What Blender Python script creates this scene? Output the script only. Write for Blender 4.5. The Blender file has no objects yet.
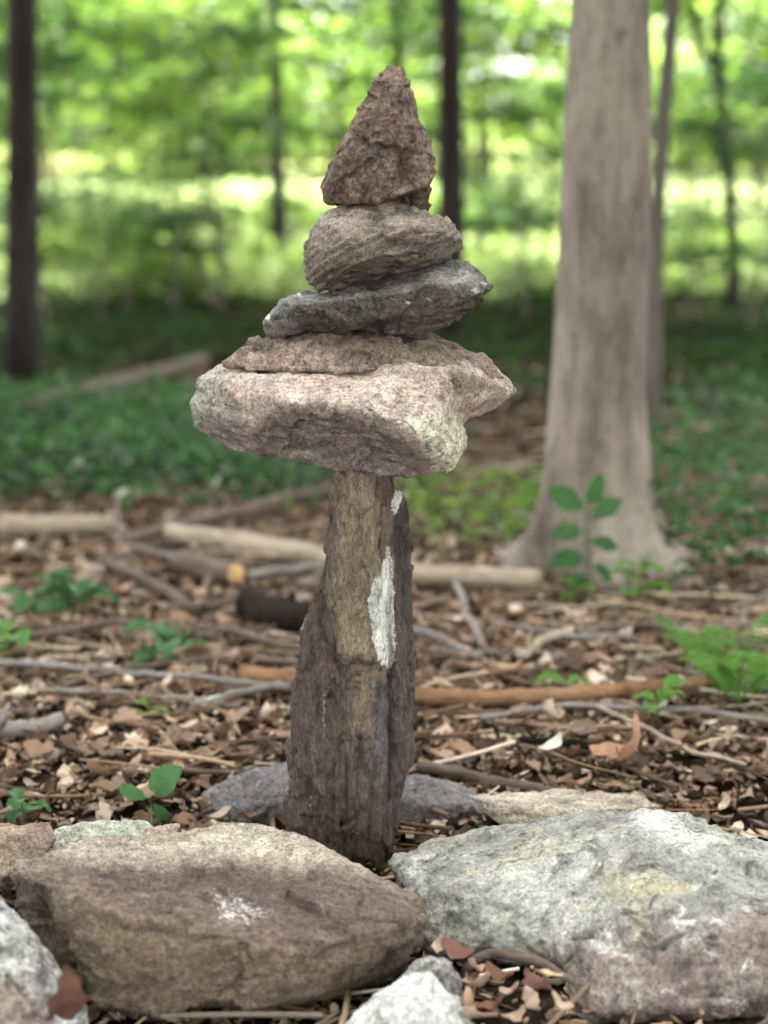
import bpy, bmesh, math, random
import numpy as np
from mathutils import Vector, Matrix

R = math.radians
random.seed(7)
rng = np.random.default_rng(11)
S = bpy.context.scene
COL = S.collection

# ------------------------------------------------------------------ camera
F, CX, CY = 1624.0, 384.0, 512.0
H = 0.833
PITCH = math.atan((CY - 235.0) / F)
FWD = np.array([0, math.cos(PITCH), -math.sin(PITCH)])
UP = np.array([0, math.sin(PITCH), math.cos(PITCH)])
RIGHT = np.array([1.0, 0, 0])
CAM = np.array([0, 0, H])


def ray(px, py):
    return FWD * F + RIGHT * (px - CX) + UP * (CY - py)


def at(px, py, Y):
    d = ray(px, py)
    return CAM + d * (Y / d[1])


def gr(px, py, z=0.0):
    d = ray(px, py)
    return CAM + d * ((z - H) / d[2])


def project(p):
    q = p - CAM
    w = q @ FWD
    return np.stack([CX + F * (q @ RIGHT) / w, CY - F * (q @ UP) / w], -1)


cam = bpy.data.cameras.new('camera')
cam.sensor_fit = 'VERTICAL'
cam.sensor_height = 36.0
cam.lens = F * 36.0 / 1024.0
cam.clip_start, cam.clip_end = 0.05, 500
cam.dof.use_dof = True
cam.dof.focus_distance = 2.13
cam.dof.aperture_fstop = 2.3
camo = bpy.data.objects.new('camera', cam)
camo.location = CAM
camo.rotation_euler = (math.pi / 2 - PITCH, 0, 0)
COL.objects.link(camo)
S.camera = camo

# ------------------------------------------------------------------ noise
_G = rng.normal(size=(512, 3))
_G /= np.linalg.norm(_G, axis=1)[:, None]


def gnoise(p, seed=0):
    p = np.asarray(p, float)
    i = np.floor(p).astype(np.int64)
    f = p - i
    u = f * f * f * (f * (f * 6 - 15) + 10)
    out = np.zeros(len(p))
    for dx in (0, 1):
        for dy in (0, 1):
            for dz in (0, 1):
                hx = ((i[:, 0] + dx) * 73856093) ^ ((i[:, 1] + dy) * 19349663) ^ ((i[:, 2] + dz) * 83492791) ^ (seed * 2654435761 + 12345)
                hx = (hx ^ (hx >> 13)) * 1274126177
                g = _G[(hx >> 8) & 511]
                d = g[:, 0] * (f[:, 0] - dx) + g[:, 1] * (f[:, 1] - dy) + g[:, 2] * (f[:, 2] - dz)
                w = (u[:, 0] if dx else 1 - u[:, 0]) * (u[:, 1] if dy else 1 - u[:, 1]) * (u[:, 2] if dz else 1 - u[:, 2])
                out += w * d
    return out * 1.6


def fbm(p, octaves=4, seed=0, ridged=False):
    a, s, t = 1.0, np.zeros(len(p)), 0
    for k in range(octaves):
        n = gnoise(p * 2.03 ** k + 17.3 * k, seed + k)
        if ridged:
            n = 1 - 2 * np.abs(n)
        s += a * n
        t += a
        a *= 0.5
    return s / t


def terrain(x, y):
    x, y = np.atleast_1d(np.asarray(x, float)), np.atleast_1d(np.asarray(y, float))
    x, y = np.broadcast_arrays(x, y)
    q = np.stack([x.ravel(), y.ravel(), np.zeros(x.size)], -1)
    n = fbm(q * 0.9, 3, 40).reshape(x.shape)
    far = np.clip((y - 15.0), 0, None)
    z = n * np.clip(0.012 + 0.006 * (y - 3), 0.010, 0.12) + 0.088 * far * far / (far + 5.0)
    dip = np.clip((2.55 - y) / 0.45, 0, 1)
    return z - 0.008 - 0.05 * dip * dip * (3 - 2 * dip)


def tz(x, y):
    return float(terrain(x, y)[0])


# ------------------------------------------------------------------ mesh and object helpers
def mesh_np(name, verts, faces, smooth=False):
    """faces: (n,k) int array"""
    me = bpy.data.meshes.new(name)
    n, k = faces.shape
    me.vertices.add(len(verts))
    me.vertices.foreach_set('co', np.asarray(verts, np.float32).ravel())
    me.loops.add(n * k)
    me.loops.foreach_set('vertex_index', faces.astype(np.int32).ravel())
    me.polygons.add(n)
    me.polygons.foreach_set('loop_start', np.arange(0, n * k, k, dtype=np.int32))
    me.polygons.foreach_set('loop_total', np.full(n, k, np.int32))
    me.update(calc_edges=True)
    if smooth:
        me.polygons.foreach_set('use_smooth', np.ones(n, bool))
    return me


def link(name, me, mat=None, parent=None, loc=None):
    o = bpy.data.objects.new(name, me)
    COL.objects.link(o)
    if mat is not None and me is not None:
        me.materials.append(mat)
    if parent is not None:
        o.parent = parent
    if loc is not None:
        o.location = loc
    return o


def tag(o, label=None, cat=None, group=None, kind=None):
    if label: o['label'] = label
    if cat: o['category'] = cat
    if group: o['group'] = group
    if kind: o['kind'] = kind
    return o


def empty(name, loc, label, cat, group=None):
    o = bpy.data.objects.new(name, None)
    o.empty_display_size = 0.05
    o.location = loc
    COL.objects.link(o)
    return tag(o, label, cat, group)


def recentre(verts, base=None):
    v = np.asarray(verts, float)
    if base is None:
        base = np.array([v[:, 0].mean(), v[:, 1].mean(), v[:, 2].min()])
    return v - base, base


# ------------------------------------------------------------------ materials
class N:
    def __init__(self, name):
        self.m = bpy.data.materials.new(name)
        self.m.use_nodes = True
        self.t = self.m.node_tree
        self.t.nodes.clear()
        self.out = self.t.nodes.new('ShaderNodeOutputMaterial')

    def n(self, typ, ins=None, **props):
        nd = self.t.nodes.new('ShaderNode' + typ)
        for k, v in props.items():
            setattr(nd, k, v)
        for k, v in (ins or {}).items():
            self.set(nd.inputs[k], v)
        return nd

    def set(self, sock, v):
        if isinstance(v, bpy.types.NodeSocket):
            self.t.links.new(v, sock)
        elif isinstance(v, tuple) and len(v) == 3 and sock.type == 'RGBA':
            sock.default_value = (*v, 1)
        else:
            sock.default_value = v

    def coord(self, kind='Object'):
        return self.n('TexCoord').outputs[kind]

    def mapped(self, vec, scale=(1, 1, 1), rot=(0, 0, 0)):
        return self.n('Mapping', {'Vector': vec, 'Scale': scale, 'Rotation': rot}).outputs[0]

    def noise(self, vec, scale, detail=6, rough=0.6, dist=0.0):
        return self.n('TexNoise', {'Vector': vec, 'Scale': scale, 'Detail': detail, 'Roughness': rough, 'Distortion': dist}).outputs[0]

    def voro(self, vec, scale, feature='F1', out='Distance'):
        return self.n('TexVoronoi', {'Vector': vec, 'Scale': scale}, feature=feature).outputs[out]

    def ramp(self, fac, stops, interp='LINEAR'):
        nd = self.n('ValToRGB', {'Fac': fac})
        r = nd.color_ramp
        r.interpolation = interp
        while len(r.elements) < len(stops):
            r.elements.new(0.5)
        for e, (p, c) in zip(r.elements, stops):
            e.position = p
            e.color = (*c, 1) if isinstance(c, tuple) else (c, c, c, 1)
        return nd.outputs[0]

    def step(self, fac, a, b):
        return self.n('MapRange', {'Value': fac, 'From Min': a, 'From Max': b}).outputs[0]

    def math(self, op, a, b=0.0):
        nd = self.n('Math', operation=op)
        self.set(nd.inputs[0], a)
        self.set(nd.inputs[1], b)
        return nd.outputs[0]

    def mix(self, fac, a, b, blend='MIX'):
        nd = self.n('Mix', data_type='RGBA', blend_type=blend)
        self.set(nd.inputs[0], fac)
        self.set(nd.inputs[6], a)
        self.set(nd.inputs[7], b)
        return nd.outputs[2]

    def attr(self, name):
        return self.n('Attribute', attribute_name=name).outputs['Fac']

    def bump(self, height, strength, dist, normal=None):
        ins = {'Height': height, 'Strength': strength, 'Distance': dist}
        if normal is not None:
            ins['Normal'] = normal
        return self.n('Bump', ins).outputs[0]

    def finish(self, color, rough=0.9, normal=None, spec=0.3):
        ins = {'Base Color': color, 'Roughness': rough, 'Specular IOR Level': spec}
        if normal is not None:
            ins['Normal'] = normal
        b = self.n('BsdfPrincipled', ins)
        self.t.links.new(b.outputs[0], self.out.inputs[0])
        return self.m


def rock_mat(name, cols, big=9.0, lichen=None, lichen_t=0.58, lichen_scale=14.0, grain=1.0, stretch=(1, 1, 1), rot=(0, 0, 0),
             patches=(), speck=(0.6, 0.58, 0.55), speck_amt=0.5, dark=(0.02, 0.018, 0.016), dark_t=0.36, bump=1.0, rough=0.88, spec=0.3, contrast=0.88, grainy=False, pit=0.75):
    """cols: three base colours. patches: (attribute, colour, softness). """
    m = N(name)
    co = m.coord()
    sv = m.mapped(co, stretch, rot)
    a = m.noise(sv, big, 8, 0.62, 0.3)
    c = m.ramp(a, [(0.30, cols[0]), (0.5, cols[1]), (0.70, cols[2])])
    b = m.noise(sv, big * 5.3, 8, 0.7)
    c = m.mix(m.step(b, 0.35, 0.7), c, m.mix(0.5, c, cols[2]))
    # explicit stains; sheen is a highlight painted in as lighter colour
    jig = m.noise(co, 60, 6, 0.7)
    jig2 = m.noise(co, 17, 4, 0.6)
    for at_name, colour, soft, *spk in patches:
        at_f = m.attr(at_name)
        if spk:
            at_f = m.math('ADD', at_f, m.math('MULTIPLY', m.math('SUBTRACT', m.noise(co, 170, 5, 0.8), 0.62), spk[0]))
        f = m.math('ADD', at_f, m.math('MULTIPLY', m.math('SUBTRACT', m.math('ADD', jig, m.math('MULTIPLY', jig2, 0.7)), 0.85), 0.9))
        cc = m.mix(m.step(b, 0.3, 0.7), colour, tuple(min(1, x * 1.35) for x in colour))
        c = m.mix(m.step(f, 0.5 - soft, 0.5 + soft), c, cc)
    if lichen is not None:
        for k, lc in enumerate(lichen):
            vec = m.n('VectorMath', {0: co, 1: (3.1 * k + 1.7, 5.2 * k, -2.3 * k)}, operation='ADD').outputs[0]
            l1 = m.noise(vec, lichen_scale * (1 + 0.35 * k), 9, 0.68, 0.4)
            c = m.mix(m.math('MULTIPLY', m.step(l1, lichen_t, lichen_t + 0.06), 0.8), c, lc)
    for sc_, lo_, hi_ in ((34, 0.62, 1.36), (130 * grain, 0.52, 1.48), (330 * grain, 0.62, 1.42)):
        mm = m.n('MapRange', {'Value': m.noise(sv if (sc_ < 40 or grainy) else co, sc_, 6, 0.74), 'From Min': 0.33, 'From Max': 0.67, 'To Min': lo_, 'To Max': hi_}).outputs[0]
        c = m.mix(contrast, c, m.n('CombineColor', {0: mm, 1: mm, 2: mm}).outputs[0], 'MULTIPLY')
    c = m.mix(1.0, c, (1.36, 1.28, 1.22), 'MULTIPLY')
    # pits, mineral grains
    g = m.noise(co, 260 * grain, 4, 0.75)
    c = m.mix(m.math('MULTIPLY', m.step(g, 0.46, 0.32), pit), c, dark)
    v = m.voro(co, 330 * grain)
    sp = m.noise(co, 90 * grain, 3, 0.7)
    c = m.mix(m.math('MULTIPLY', m.math('MULTIPLY', m.step(v, 0.25, 0.12), m.step(sp, 0.55, 0.62)), speck_amt), c, speck)
    d1 = m.noise(sv, big * 2.4, 10, 0.72, 0.6)
    c = m.mix(m.math('MULTIPLY', m.step(d1, dark_t + 0.08, dark_t - 0.06), 0.8), c, dark)
    # thin cracks
    wv = m.n('VectorMath', {0: sv, 1: m.n('VectorMath', {0: m.n('TexNoise', {'Vector': sv, 'Scale': 14.0, 'Detail': 4.0}).outputs[1], 1: (0.06, 0.06, 0.06)}, operation='MULTIPLY').outputs[0]}, operation='ADD').outputs[0]
    cr = m.voro(wv, 11.0, 'DISTANCE_TO_EDGE')
    crm = m.math('MULTIPLY', m.step(cr, 0.03, 0.0), m.step(m.noise(co, 8, 3), 0.55, 0.62))
    c = m.mix(m.math('MULTIPLY', crm, 0.7), c, dark)
    h1 = m.noise(sv, 38, 10, 0.72)
    h2 = m.noise(co, 180 * grain, 6, 0.75)
    nrm = m.bump(h1, 0.75 * bump, 0.016)
    nrm = m.bump(h2, 0.6 * bump, 0.0045, nrm)
    return m.finish(c, rough, nrm, spec)


def leaf_mat(name, cols, trans=0.5, tcol_gain=2.4, rough=0.6, spec=0.18):
    m = N(name)
    rnd = m.n('NewGeometry').outputs['Random Per Island']
    stops = [(i / (len(cols) - 1), c) for i, c in enumerate(cols)]
    c = m.ramp(rnd, stops)
    nz = m.noise(m.coord(), 30, 3)
    c = m.mix(m.math('MULTIPLY', m.step(nz, 0.4, 0.65), 0.4), c, tuple(x * 0.6 for x in cols[0]))
    tc = m.mix(1.0, c, (tcol_gain, tcol_gain * 0.97, tcol_gain * 0.9), 'MULTIPLY')
    p = m.n('BsdfPrincipled', {'Base Color': c, 'Roughness': rough, 'Specular IOR Level': spec})
    t = m.n('BsdfTranslucent', {'Color': tc})
    mx = m.n('MixShader', {0: trans, 1: p.outputs[0], 2: t.outputs[0]})
    m.t.links.new(mx.outputs[0], m.out.inputs[0])
    return m.m


def bark_mat(name, cols, scale=1.0, bump=1.0, stretch=0.18, axis='z', spot=None):
    m = N(name)
    co = m.coord()
    sc = (1, 1, stretch) if axis == 'z' else (stretch, 1, 1)
    v = m.mapped(co, sc)
    a = m.noise(v, 22 * scale, 8, 0.65, 0.3)
    b = m.noise(co, 6 * scale, 5, 0.6)
    c = m.ramp(a, [(0.3, cols[0]), (0.5, cols[1]), (0.7, cols[2])])
    c = m.mix(m.math('MULTIPLY', m.step(b, 0.42, 0.66), 0.6), c, cols[2])
    if spot:
        s = m.noise(m.mapped(co, (1, 1, 0.5)), 3.4, 5, 0.65)
        c = m.mix(m.math('MULTIPLY', m.step(s, 0.46, 0.62), 0.7), c, spot)
        s2 = m.noise(m.mapped(co, (1, 1, 0.35)), 9.0, 6, 0.7)
        c = m.mix(m.math('MULTIPLY', m.step(s2, 0.5, 0.34), 0.75), c, tuple(x * 0.55 for x in cols[0]))
    d = m.noise(m.mapped(co, (1, 1, 1.6)), 48 * scale, 5, 0.7)
    c = m.mix(m.math('MULTIPLY', m.step(d, 0.42, 0.3), 0.6), c, tuple(x * 0.4 for x in cols[0]))
    fl_ = m.noise(m.mapped(co, (1, 1, 0.07) if axis == 'z' else (0.07, 1, 1)), 75 * scale, 4, 0.7)
    c = m.mix(m.math('MULTIPLY', m.step(fl_, 0.48, 0.36), 0.3), c, tuple(x * 0.5 for x in cols[0]))
    nrm = m.bump(a, 0.7 * bump, 0.02)
    nrm = m.bump(m.noise(v, 110 * scale, 5, 0.7), 0.5 * bump, 0.004, nrm)
    return m.finish(c, 0.95, nrm, 0.08)


M = {}
M['pointed'] = rock_mat('reddish_brown_rock', [(0.05, 0.034, 0.027), (0.115, 0.079, 0.062), (0.215, 0.155, 0.125)], 13, grain=0.8, dark_t=0.40,
                        speck_amt=0.5, bump=1.2)
M['rounded'] = rock_mat('grey_brown_bedded_rock', [(0.115, 0.090, 0.075), (0.22, 0.182, 0.155), (0.33, 0.285, 0.25)], 10, stretch=(0.45, 1, 2.6), rot=(0, R(24), 0),
                        patches=[('pale', (0.42, 0.36, 0.31), 0.15)], dark_t=0.33, bump=1.2)
M['dark'] = rock_mat('dark_slate_rock', [(0.026, 0.0245, 0.023), (0.078, 0.074, 0.068), (0.21, 0.20, 0.185)], 16, lichen=[(0.30, 0.33, 0.31)], lichen_t=0.63, lichen_scale=30,
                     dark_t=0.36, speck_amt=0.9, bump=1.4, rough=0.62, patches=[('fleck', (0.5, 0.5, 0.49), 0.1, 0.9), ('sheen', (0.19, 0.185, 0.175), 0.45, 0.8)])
M['broad'] = rock_mat('pinkish_tan_rock', [(0.25, 0.195, 0.165), (0.42, 0.34, 0.295), (0.55, 0.485, 0.435)], 9,
                      patches=[('shaly', (0.20, 0.168, 0.158), 0.4), ('chalk', (0.50, 0.49, 0.40), 0.2), ('grit', (0.27, 0.25, 0.225), 0.25)],
                      dark_t=0.34, bump=1.15)
M['layer'] = rock_mat('brown_upper_layer_rock', [(0.105, 0.075, 0.060), (0.22, 0.165, 0.135), (0.34, 0.275, 0.235)], 12, dark_t=0.41, bump=1.3)
M['pillar'] = rock_mat('brown_upright_slab_rock', [(0.044, 0.033, 0.028), (0.090, 0.068, 0.058), (0.165, 0.130, 0.110)], 20, stretch=(1, 1, 0.33), grainy=True,
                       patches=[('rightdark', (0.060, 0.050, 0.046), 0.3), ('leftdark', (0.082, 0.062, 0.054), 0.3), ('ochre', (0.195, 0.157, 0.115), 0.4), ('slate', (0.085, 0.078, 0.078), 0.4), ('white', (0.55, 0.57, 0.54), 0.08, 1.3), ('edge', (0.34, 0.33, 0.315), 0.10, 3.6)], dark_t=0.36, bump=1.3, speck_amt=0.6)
M['front'] = rock_mat('brown_front_boulder_rock', [(0.075, 0.055, 0.041), (0.135, 0.104, 0.079), (0.21, 0.168, 0.132)], 9, stretch=(0.7, 1, 1.6),
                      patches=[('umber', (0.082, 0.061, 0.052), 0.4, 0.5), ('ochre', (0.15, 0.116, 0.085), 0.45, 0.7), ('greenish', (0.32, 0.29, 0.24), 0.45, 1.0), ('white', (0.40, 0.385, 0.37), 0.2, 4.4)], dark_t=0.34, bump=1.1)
M['lichen'] = rock_mat('pale_lichen_boulder_rock', [(0.15, 0.15, 0.137), (0.275, 0.28, 0.26), (0.44, 0.45, 0.425)], 9,
                       lichen=[(0.40, 0.37, 0.25), (0.58, 0.59, 0.56), (0.30, 0.32, 0.27)], lichen_t=0.57, lichen_scale=13,
                       patches=[('mauve', (0.20, 0.163, 0.150), 0.45, 0.7), ('moss', (0.33, 0.33, 0.24), 0.45, 0.6), ('smooth', (0.46, 0.47, 0.45), 0.3)], dark_t=0.40, grain=0.75, bump=1.35, contrast=0.72, pit=0.4)
M['greyback'] = rock_mat('dark_grey_rock', [(0.075, 0.073, 0.078), (0.125, 0.12, 0.128), (0.20, 0.195, 0.205)], 10, dark_t=0.33)
M['wedge'] = rock_mat('tan_grey_wedge_rock', [(0.17, 0.14, 0.11), (0.31, 0.26, 0.205), (0.45, 0.41, 0.36)], 14, stretch=(0.4, 1, 2), rot=(0, R(-18), 0), dark_t=0.38)
M['russet'] = rock_mat('russet_rock', [(0.12, 0.085, 0.065), (0.2, 0.15, 0.12), (0.28, 0.22, 0.18)], 16)
M['sage'] = rock_mat('sage_lichen_rock', [(0.2, 0.21, 0.17), (0.30, 0.32, 0.26), (0.42, 0.44, 0.38)], 14, lichen=[(0.13, 0.15, 0.08)], lichen_t=0.6)
M['pink'] = rock_mat('pinkish_chip_rock', [(0.22, 0.16, 0.13), (0.34, 0.26, 0.22), (0.42, 0.34, 0.3)], 20)
M['quartz'] = rock_mat('pale_quartz_rock', [(0.25, 0.265, 0.26), (0.40, 0.42, 0.41), (0.54, 0.55, 0.54)], 18, dark_t=0.33, grain=1.0)
M['leftgrey'] = rock_mat('speckled_grey_rock', [(0.13, 0.13, 0.13), (0.24, 0.24, 0.24), (0.42, 0.43, 0.43)], 15, lichen=[(0.45, 0.47, 0.47)], lichen_t=0.62, lichen_scale=28,
                         patches=[('brownish', (0.2, 0.165, 0.145), 0.3)], dark_t=0.42, grain=0.7)
M['smallgrey'] = rock_mat('mottled_grey_rock', [(0.10, 0.10, 0.10), (0.2, 0.2, 0.2), (0.34, 0.34, 0.34)], 26, dark_t=0.42)

M['bark_pale'] = bark_mat('pale_tan_bark', [(0.125, 0.097, 0.078), (0.205, 0.164, 0.136), (0.31, 0.253, 0.212)], 0.8, 1.6, 0.28, spot=(0.36, 0.31, 0.255))
M['bark_dark'] = bark_mat('dark_brown_bark', [(0.014, 0.011, 0.010), (0.025, 0.020, 0.018), (0.04, 0.033, 0.030)], 1.0, 1.0, 0.15)
M['bark_grey'] = bark_mat('grey_brown_bark', [(0.07, 0.058, 0.05), (0.11, 0.09, 0.078), (0.15, 0.125, 0.11)], 1.3, 0.8, 0.2)
M['bark_far'] = bark_mat('far_grey_bark', [(0.10, 0.09, 0.075), (0.16, 0.145, 0.12), (0.22, 0.2, 0.17)], 1.0, 0.6, 0.2)
M['wood_pale'] = bark_mat('barkless_pale_wood', [(0.19, 0.14, 0.10), (0.31, 0.24, 0.175), (0.42, 0.34, 0.26)], 2.4, 0.7, 0.12, 'x')
M['wood_grey'] = bark_mat('weathered_grey_wood', [(0.12, 0.10, 0.088), (0.20, 0.17, 0.15), (0.30, 0.265, 0.24)], 3, 0.8, 0.12, 'x')
M['wood_dark'] = bark_mat('damp_dark_wood', [(0.008, 0.006, 0.005), (0.016, 0.012, 0.010), (0.035, 0.028, 0.023)], 3, 1.0, 0.2, 'x')
M['wood_orange'] = bark_mat('rusty_orange_wood', [(0.10, 0.052, 0.028), (0.22, 0.115, 0.058), (0.34, 0.205, 0.12)], 3, 1.0, 0.12, 'x')
M['wood_brown'] = bark_mat('brown_stick_bark', [(0.07, 0.05, 0.038), (0.12, 0.088, 0.068), (0.18, 0.14, 0.115)], 3, 0.8, 0.15, 'x')
M['wood_cut'] = bark_mat('fresh_cut_wood', [(0.36, 0.21, 0.08), (0.5, 0.31, 0.13), (0.6, 0.42, 0.2)], 3, 0.3, 1.0)

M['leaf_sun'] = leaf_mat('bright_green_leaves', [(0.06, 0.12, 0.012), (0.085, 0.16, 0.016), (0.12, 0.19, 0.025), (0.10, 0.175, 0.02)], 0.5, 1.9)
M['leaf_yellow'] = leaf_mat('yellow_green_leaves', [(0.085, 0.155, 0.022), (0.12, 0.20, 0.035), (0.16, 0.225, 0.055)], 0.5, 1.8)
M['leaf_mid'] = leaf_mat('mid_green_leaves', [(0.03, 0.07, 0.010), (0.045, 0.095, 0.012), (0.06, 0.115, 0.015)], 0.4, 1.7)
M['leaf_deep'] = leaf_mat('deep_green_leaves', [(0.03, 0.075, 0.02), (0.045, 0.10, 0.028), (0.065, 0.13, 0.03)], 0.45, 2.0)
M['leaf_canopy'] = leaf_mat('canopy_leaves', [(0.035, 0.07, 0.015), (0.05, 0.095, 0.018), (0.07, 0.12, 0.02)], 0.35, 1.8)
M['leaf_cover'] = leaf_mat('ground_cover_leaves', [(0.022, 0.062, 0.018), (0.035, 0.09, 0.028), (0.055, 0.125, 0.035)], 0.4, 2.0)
M['leaf_shade_toned'] = leaf_mat('shade_toned_weed_leaves', [(0.014, 0.036, 0.010), (0.024, 0.055, 0.015), (0.04, 0.08, 0.022)], 0.3, 1.6, 0.8, 0.05)  # leaf colour lowered to deepen the shade under the canopy
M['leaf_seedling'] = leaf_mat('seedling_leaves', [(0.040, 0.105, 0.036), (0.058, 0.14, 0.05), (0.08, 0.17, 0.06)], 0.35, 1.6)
M['leaf_lime'] = leaf_mat('lime_weed_leaves', [(0.07, 0.15, 0.025), (0.095, 0.165, 0.028), (0.15, 0.205, 0.04)], 0.4, 1.8)
M['leaf_fern'] = leaf_mat('fern_green', [(0.075, 0.185, 0.03), (0.10, 0.22, 0.042), (0.125, 0.25, 0.06)], 0.4, 1.7)
M['stem_green'] = bark_mat('green_stem', [(0.05, 0.08, 0.03), (0.07, 0.11, 0.04), (0.09, 0.13, 0.05)], 4, 0.3, 0.3)
M['grass_far'] = leaf_mat('pale_meadow_leaves', [(0.14, 0.21, 0.065), (0.19, 0.26, 0.10), (0.25, 0.29, 0.14)], 0.45, 1.8)


def litter_mat(name, cols, rough=0.75):
    m = N(name)
    rnd = m.n('NewGeometry').outputs['Random Per Island']
    c = m.ramp(rnd, [(i / (len(cols) - 1), c) for i, c in enumerate(cols)])
    a = m.noise(m.coord(), 55, 6, 0.65)
    c = m.mix(m.math('MULTIPLY', m.step(a, 0.42, 0.7), 0.32), c, (0.06, 0.042, 0.03))
    c = m.mix(1.0, c, (1.34, 1.31, 1.30), 'MULTIPLY')
    nrm = m.bump(m.noise(m.coord(), 120, 5, 0.7), 0.5, 0.004)
    p = m.n('BsdfPrincipled', {'Base Color': c, 'Roughness': rough, 'Specular IOR Level': 0.12, 'Normal': nrm})
    t = m.n('BsdfTranslucent', {'Color': c})
    mx = m.n('MixShader', {0: 0.15, 1: p.outputs[0], 2: t.outputs[0]})
    m.t.links.new(mx.outputs[0], m.out.inputs[0])
    return m.m


M['litter'] = litter_mat('dead_leaf_litter', [(0.03, 0.018, 0.011), (0.13, 0.08, 0.050), (0.27, 0.178, 0.112), (0.06, 0.036, 0.024), (0.17, 0.103, 0.066), (0.42, 0.305, 0.205), (0.05, 0.032, 0.022), (0.55, 0.44, 0.325), (0.09, 0.056, 0.036), (0.24, 0.14, 0.092), (0.64, 0.55, 0.44), (0.04, 0.026, 0.018), (0.11, 0.073, 0.05), (0.36, 0.25, 0.175), (0.08, 0.05, 0.034), (0.20, 0.16, 0.13), (0.30, 0.17, 0.10)])
M['leaf_red'] = litter_mat('reddish_dead_leaf', [(0.12, 0.060, 0.043), (0.15, 0.075, 0.054)])
M['leaf_orange'] = litter_mat('orange_brown_dead_leaf', [(0.30, 0.17, 0.10), (0.34, 0.2, 0.12)])
M['leaf_pale'] = litter_mat('bleached_pale_leaf', [(0.46, 0.46, 0.36), (0.5, 0.52, 0.42)])
M['leaf_straw'] = litter_mat('straw_dead_leaf', [(0.40, 0.29, 0.17), (0.46, 0.34, 0.21)])


def ground_mat():
    m = N('forest_soil')
    co = m.coord()
    a = m.noise(co, 14, 8, 0.7)
    c = m.ramp(a, [(0.3, (0.010, 0.007, 0.005)), (0.5, (0.028, 0.019, 0.013)), (0.68, (0.07, 0.048, 0.033))])
    sep = m.n('SeparateXYZ', {0: co})
    y = sep.outputs[1]
    w = m.math('ADD', y, m.math('MULTIPLY', m.math('SUBTRACT', m.noise(co, 0.35, 5), 0.5), 9.0))
    shade_soil = m.mix(m.noise(co, 3, 6, 0.7), (0.008, 0.010, 0.005), (0.026, 0.021, 0.013))  # greenish soil, darkened so the canopy shade is partly in its colour
    c = m.mix(m.math('MULTIPLY', m.step(w, 5, 11), 0.75), c, shade_soil)
    mead = m.mix(m.noise(co, 1.3, 6, 0.65), (0.075, 0.115, 0.026), (0.20, 0.21, 0.085))
    c = m.mix(m.step(w, 18.2, 20.2), c, mead)
    nrm = m.bump(m.noise(co, 40, 8, 0.7), 0.8, 0.02)
    return m.finish(c, 1.0, nrm, 0.0)


def path_mat():
    m = N('pale_gravel')
    co = m.coord()
    c = m.mix(m.noise(co, 3, 7, 0.7), (0.07, 0.072, 0.045), (0.15, 0.145, 0.105))
    return m.finish(c, 0.95, m.bump(m.noise(co, 30, 6, 0.7), 0.5, 0.02), 0.2)


# ------------------------------------------------------------------ rocks
def poly_sd(pts, poly):
    """signed distance in pixels, positive inside"""
    poly = np.asarray(poly, float)
    d = np.full(len(pts), 1e9)
    inside = np.zeros(len(pts), bool)
    for i in range(len(poly)):
        a, b = poly[i], poly[(i + 1) % len(poly)]
        ab, ap = b - a, pts - a
        t = np.clip((ap @ ab) / (ab @ ab + 1e-9), 0, 1)
        d = np.minimum(d, np.linalg.norm(ap - t[:, None] * ab, axis=1))
        cond = (a[1] > pts[:, 1]) != (b[1] > pts[:, 1])
        xi = (b[0] - a[0]) * (pts[:, 1] - a[1]) / (b[1] - a[1] + 1e-12) + a[0]
        inside ^= cond & (pts[:, 0] < xi)
    return np.where(inside, d, -d)


CREV_ROT = np.array(Matrix.Rotation(R(17), 3, 'Y') @ Matrix.Rotation(R(20), 3, 'X'))


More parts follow.
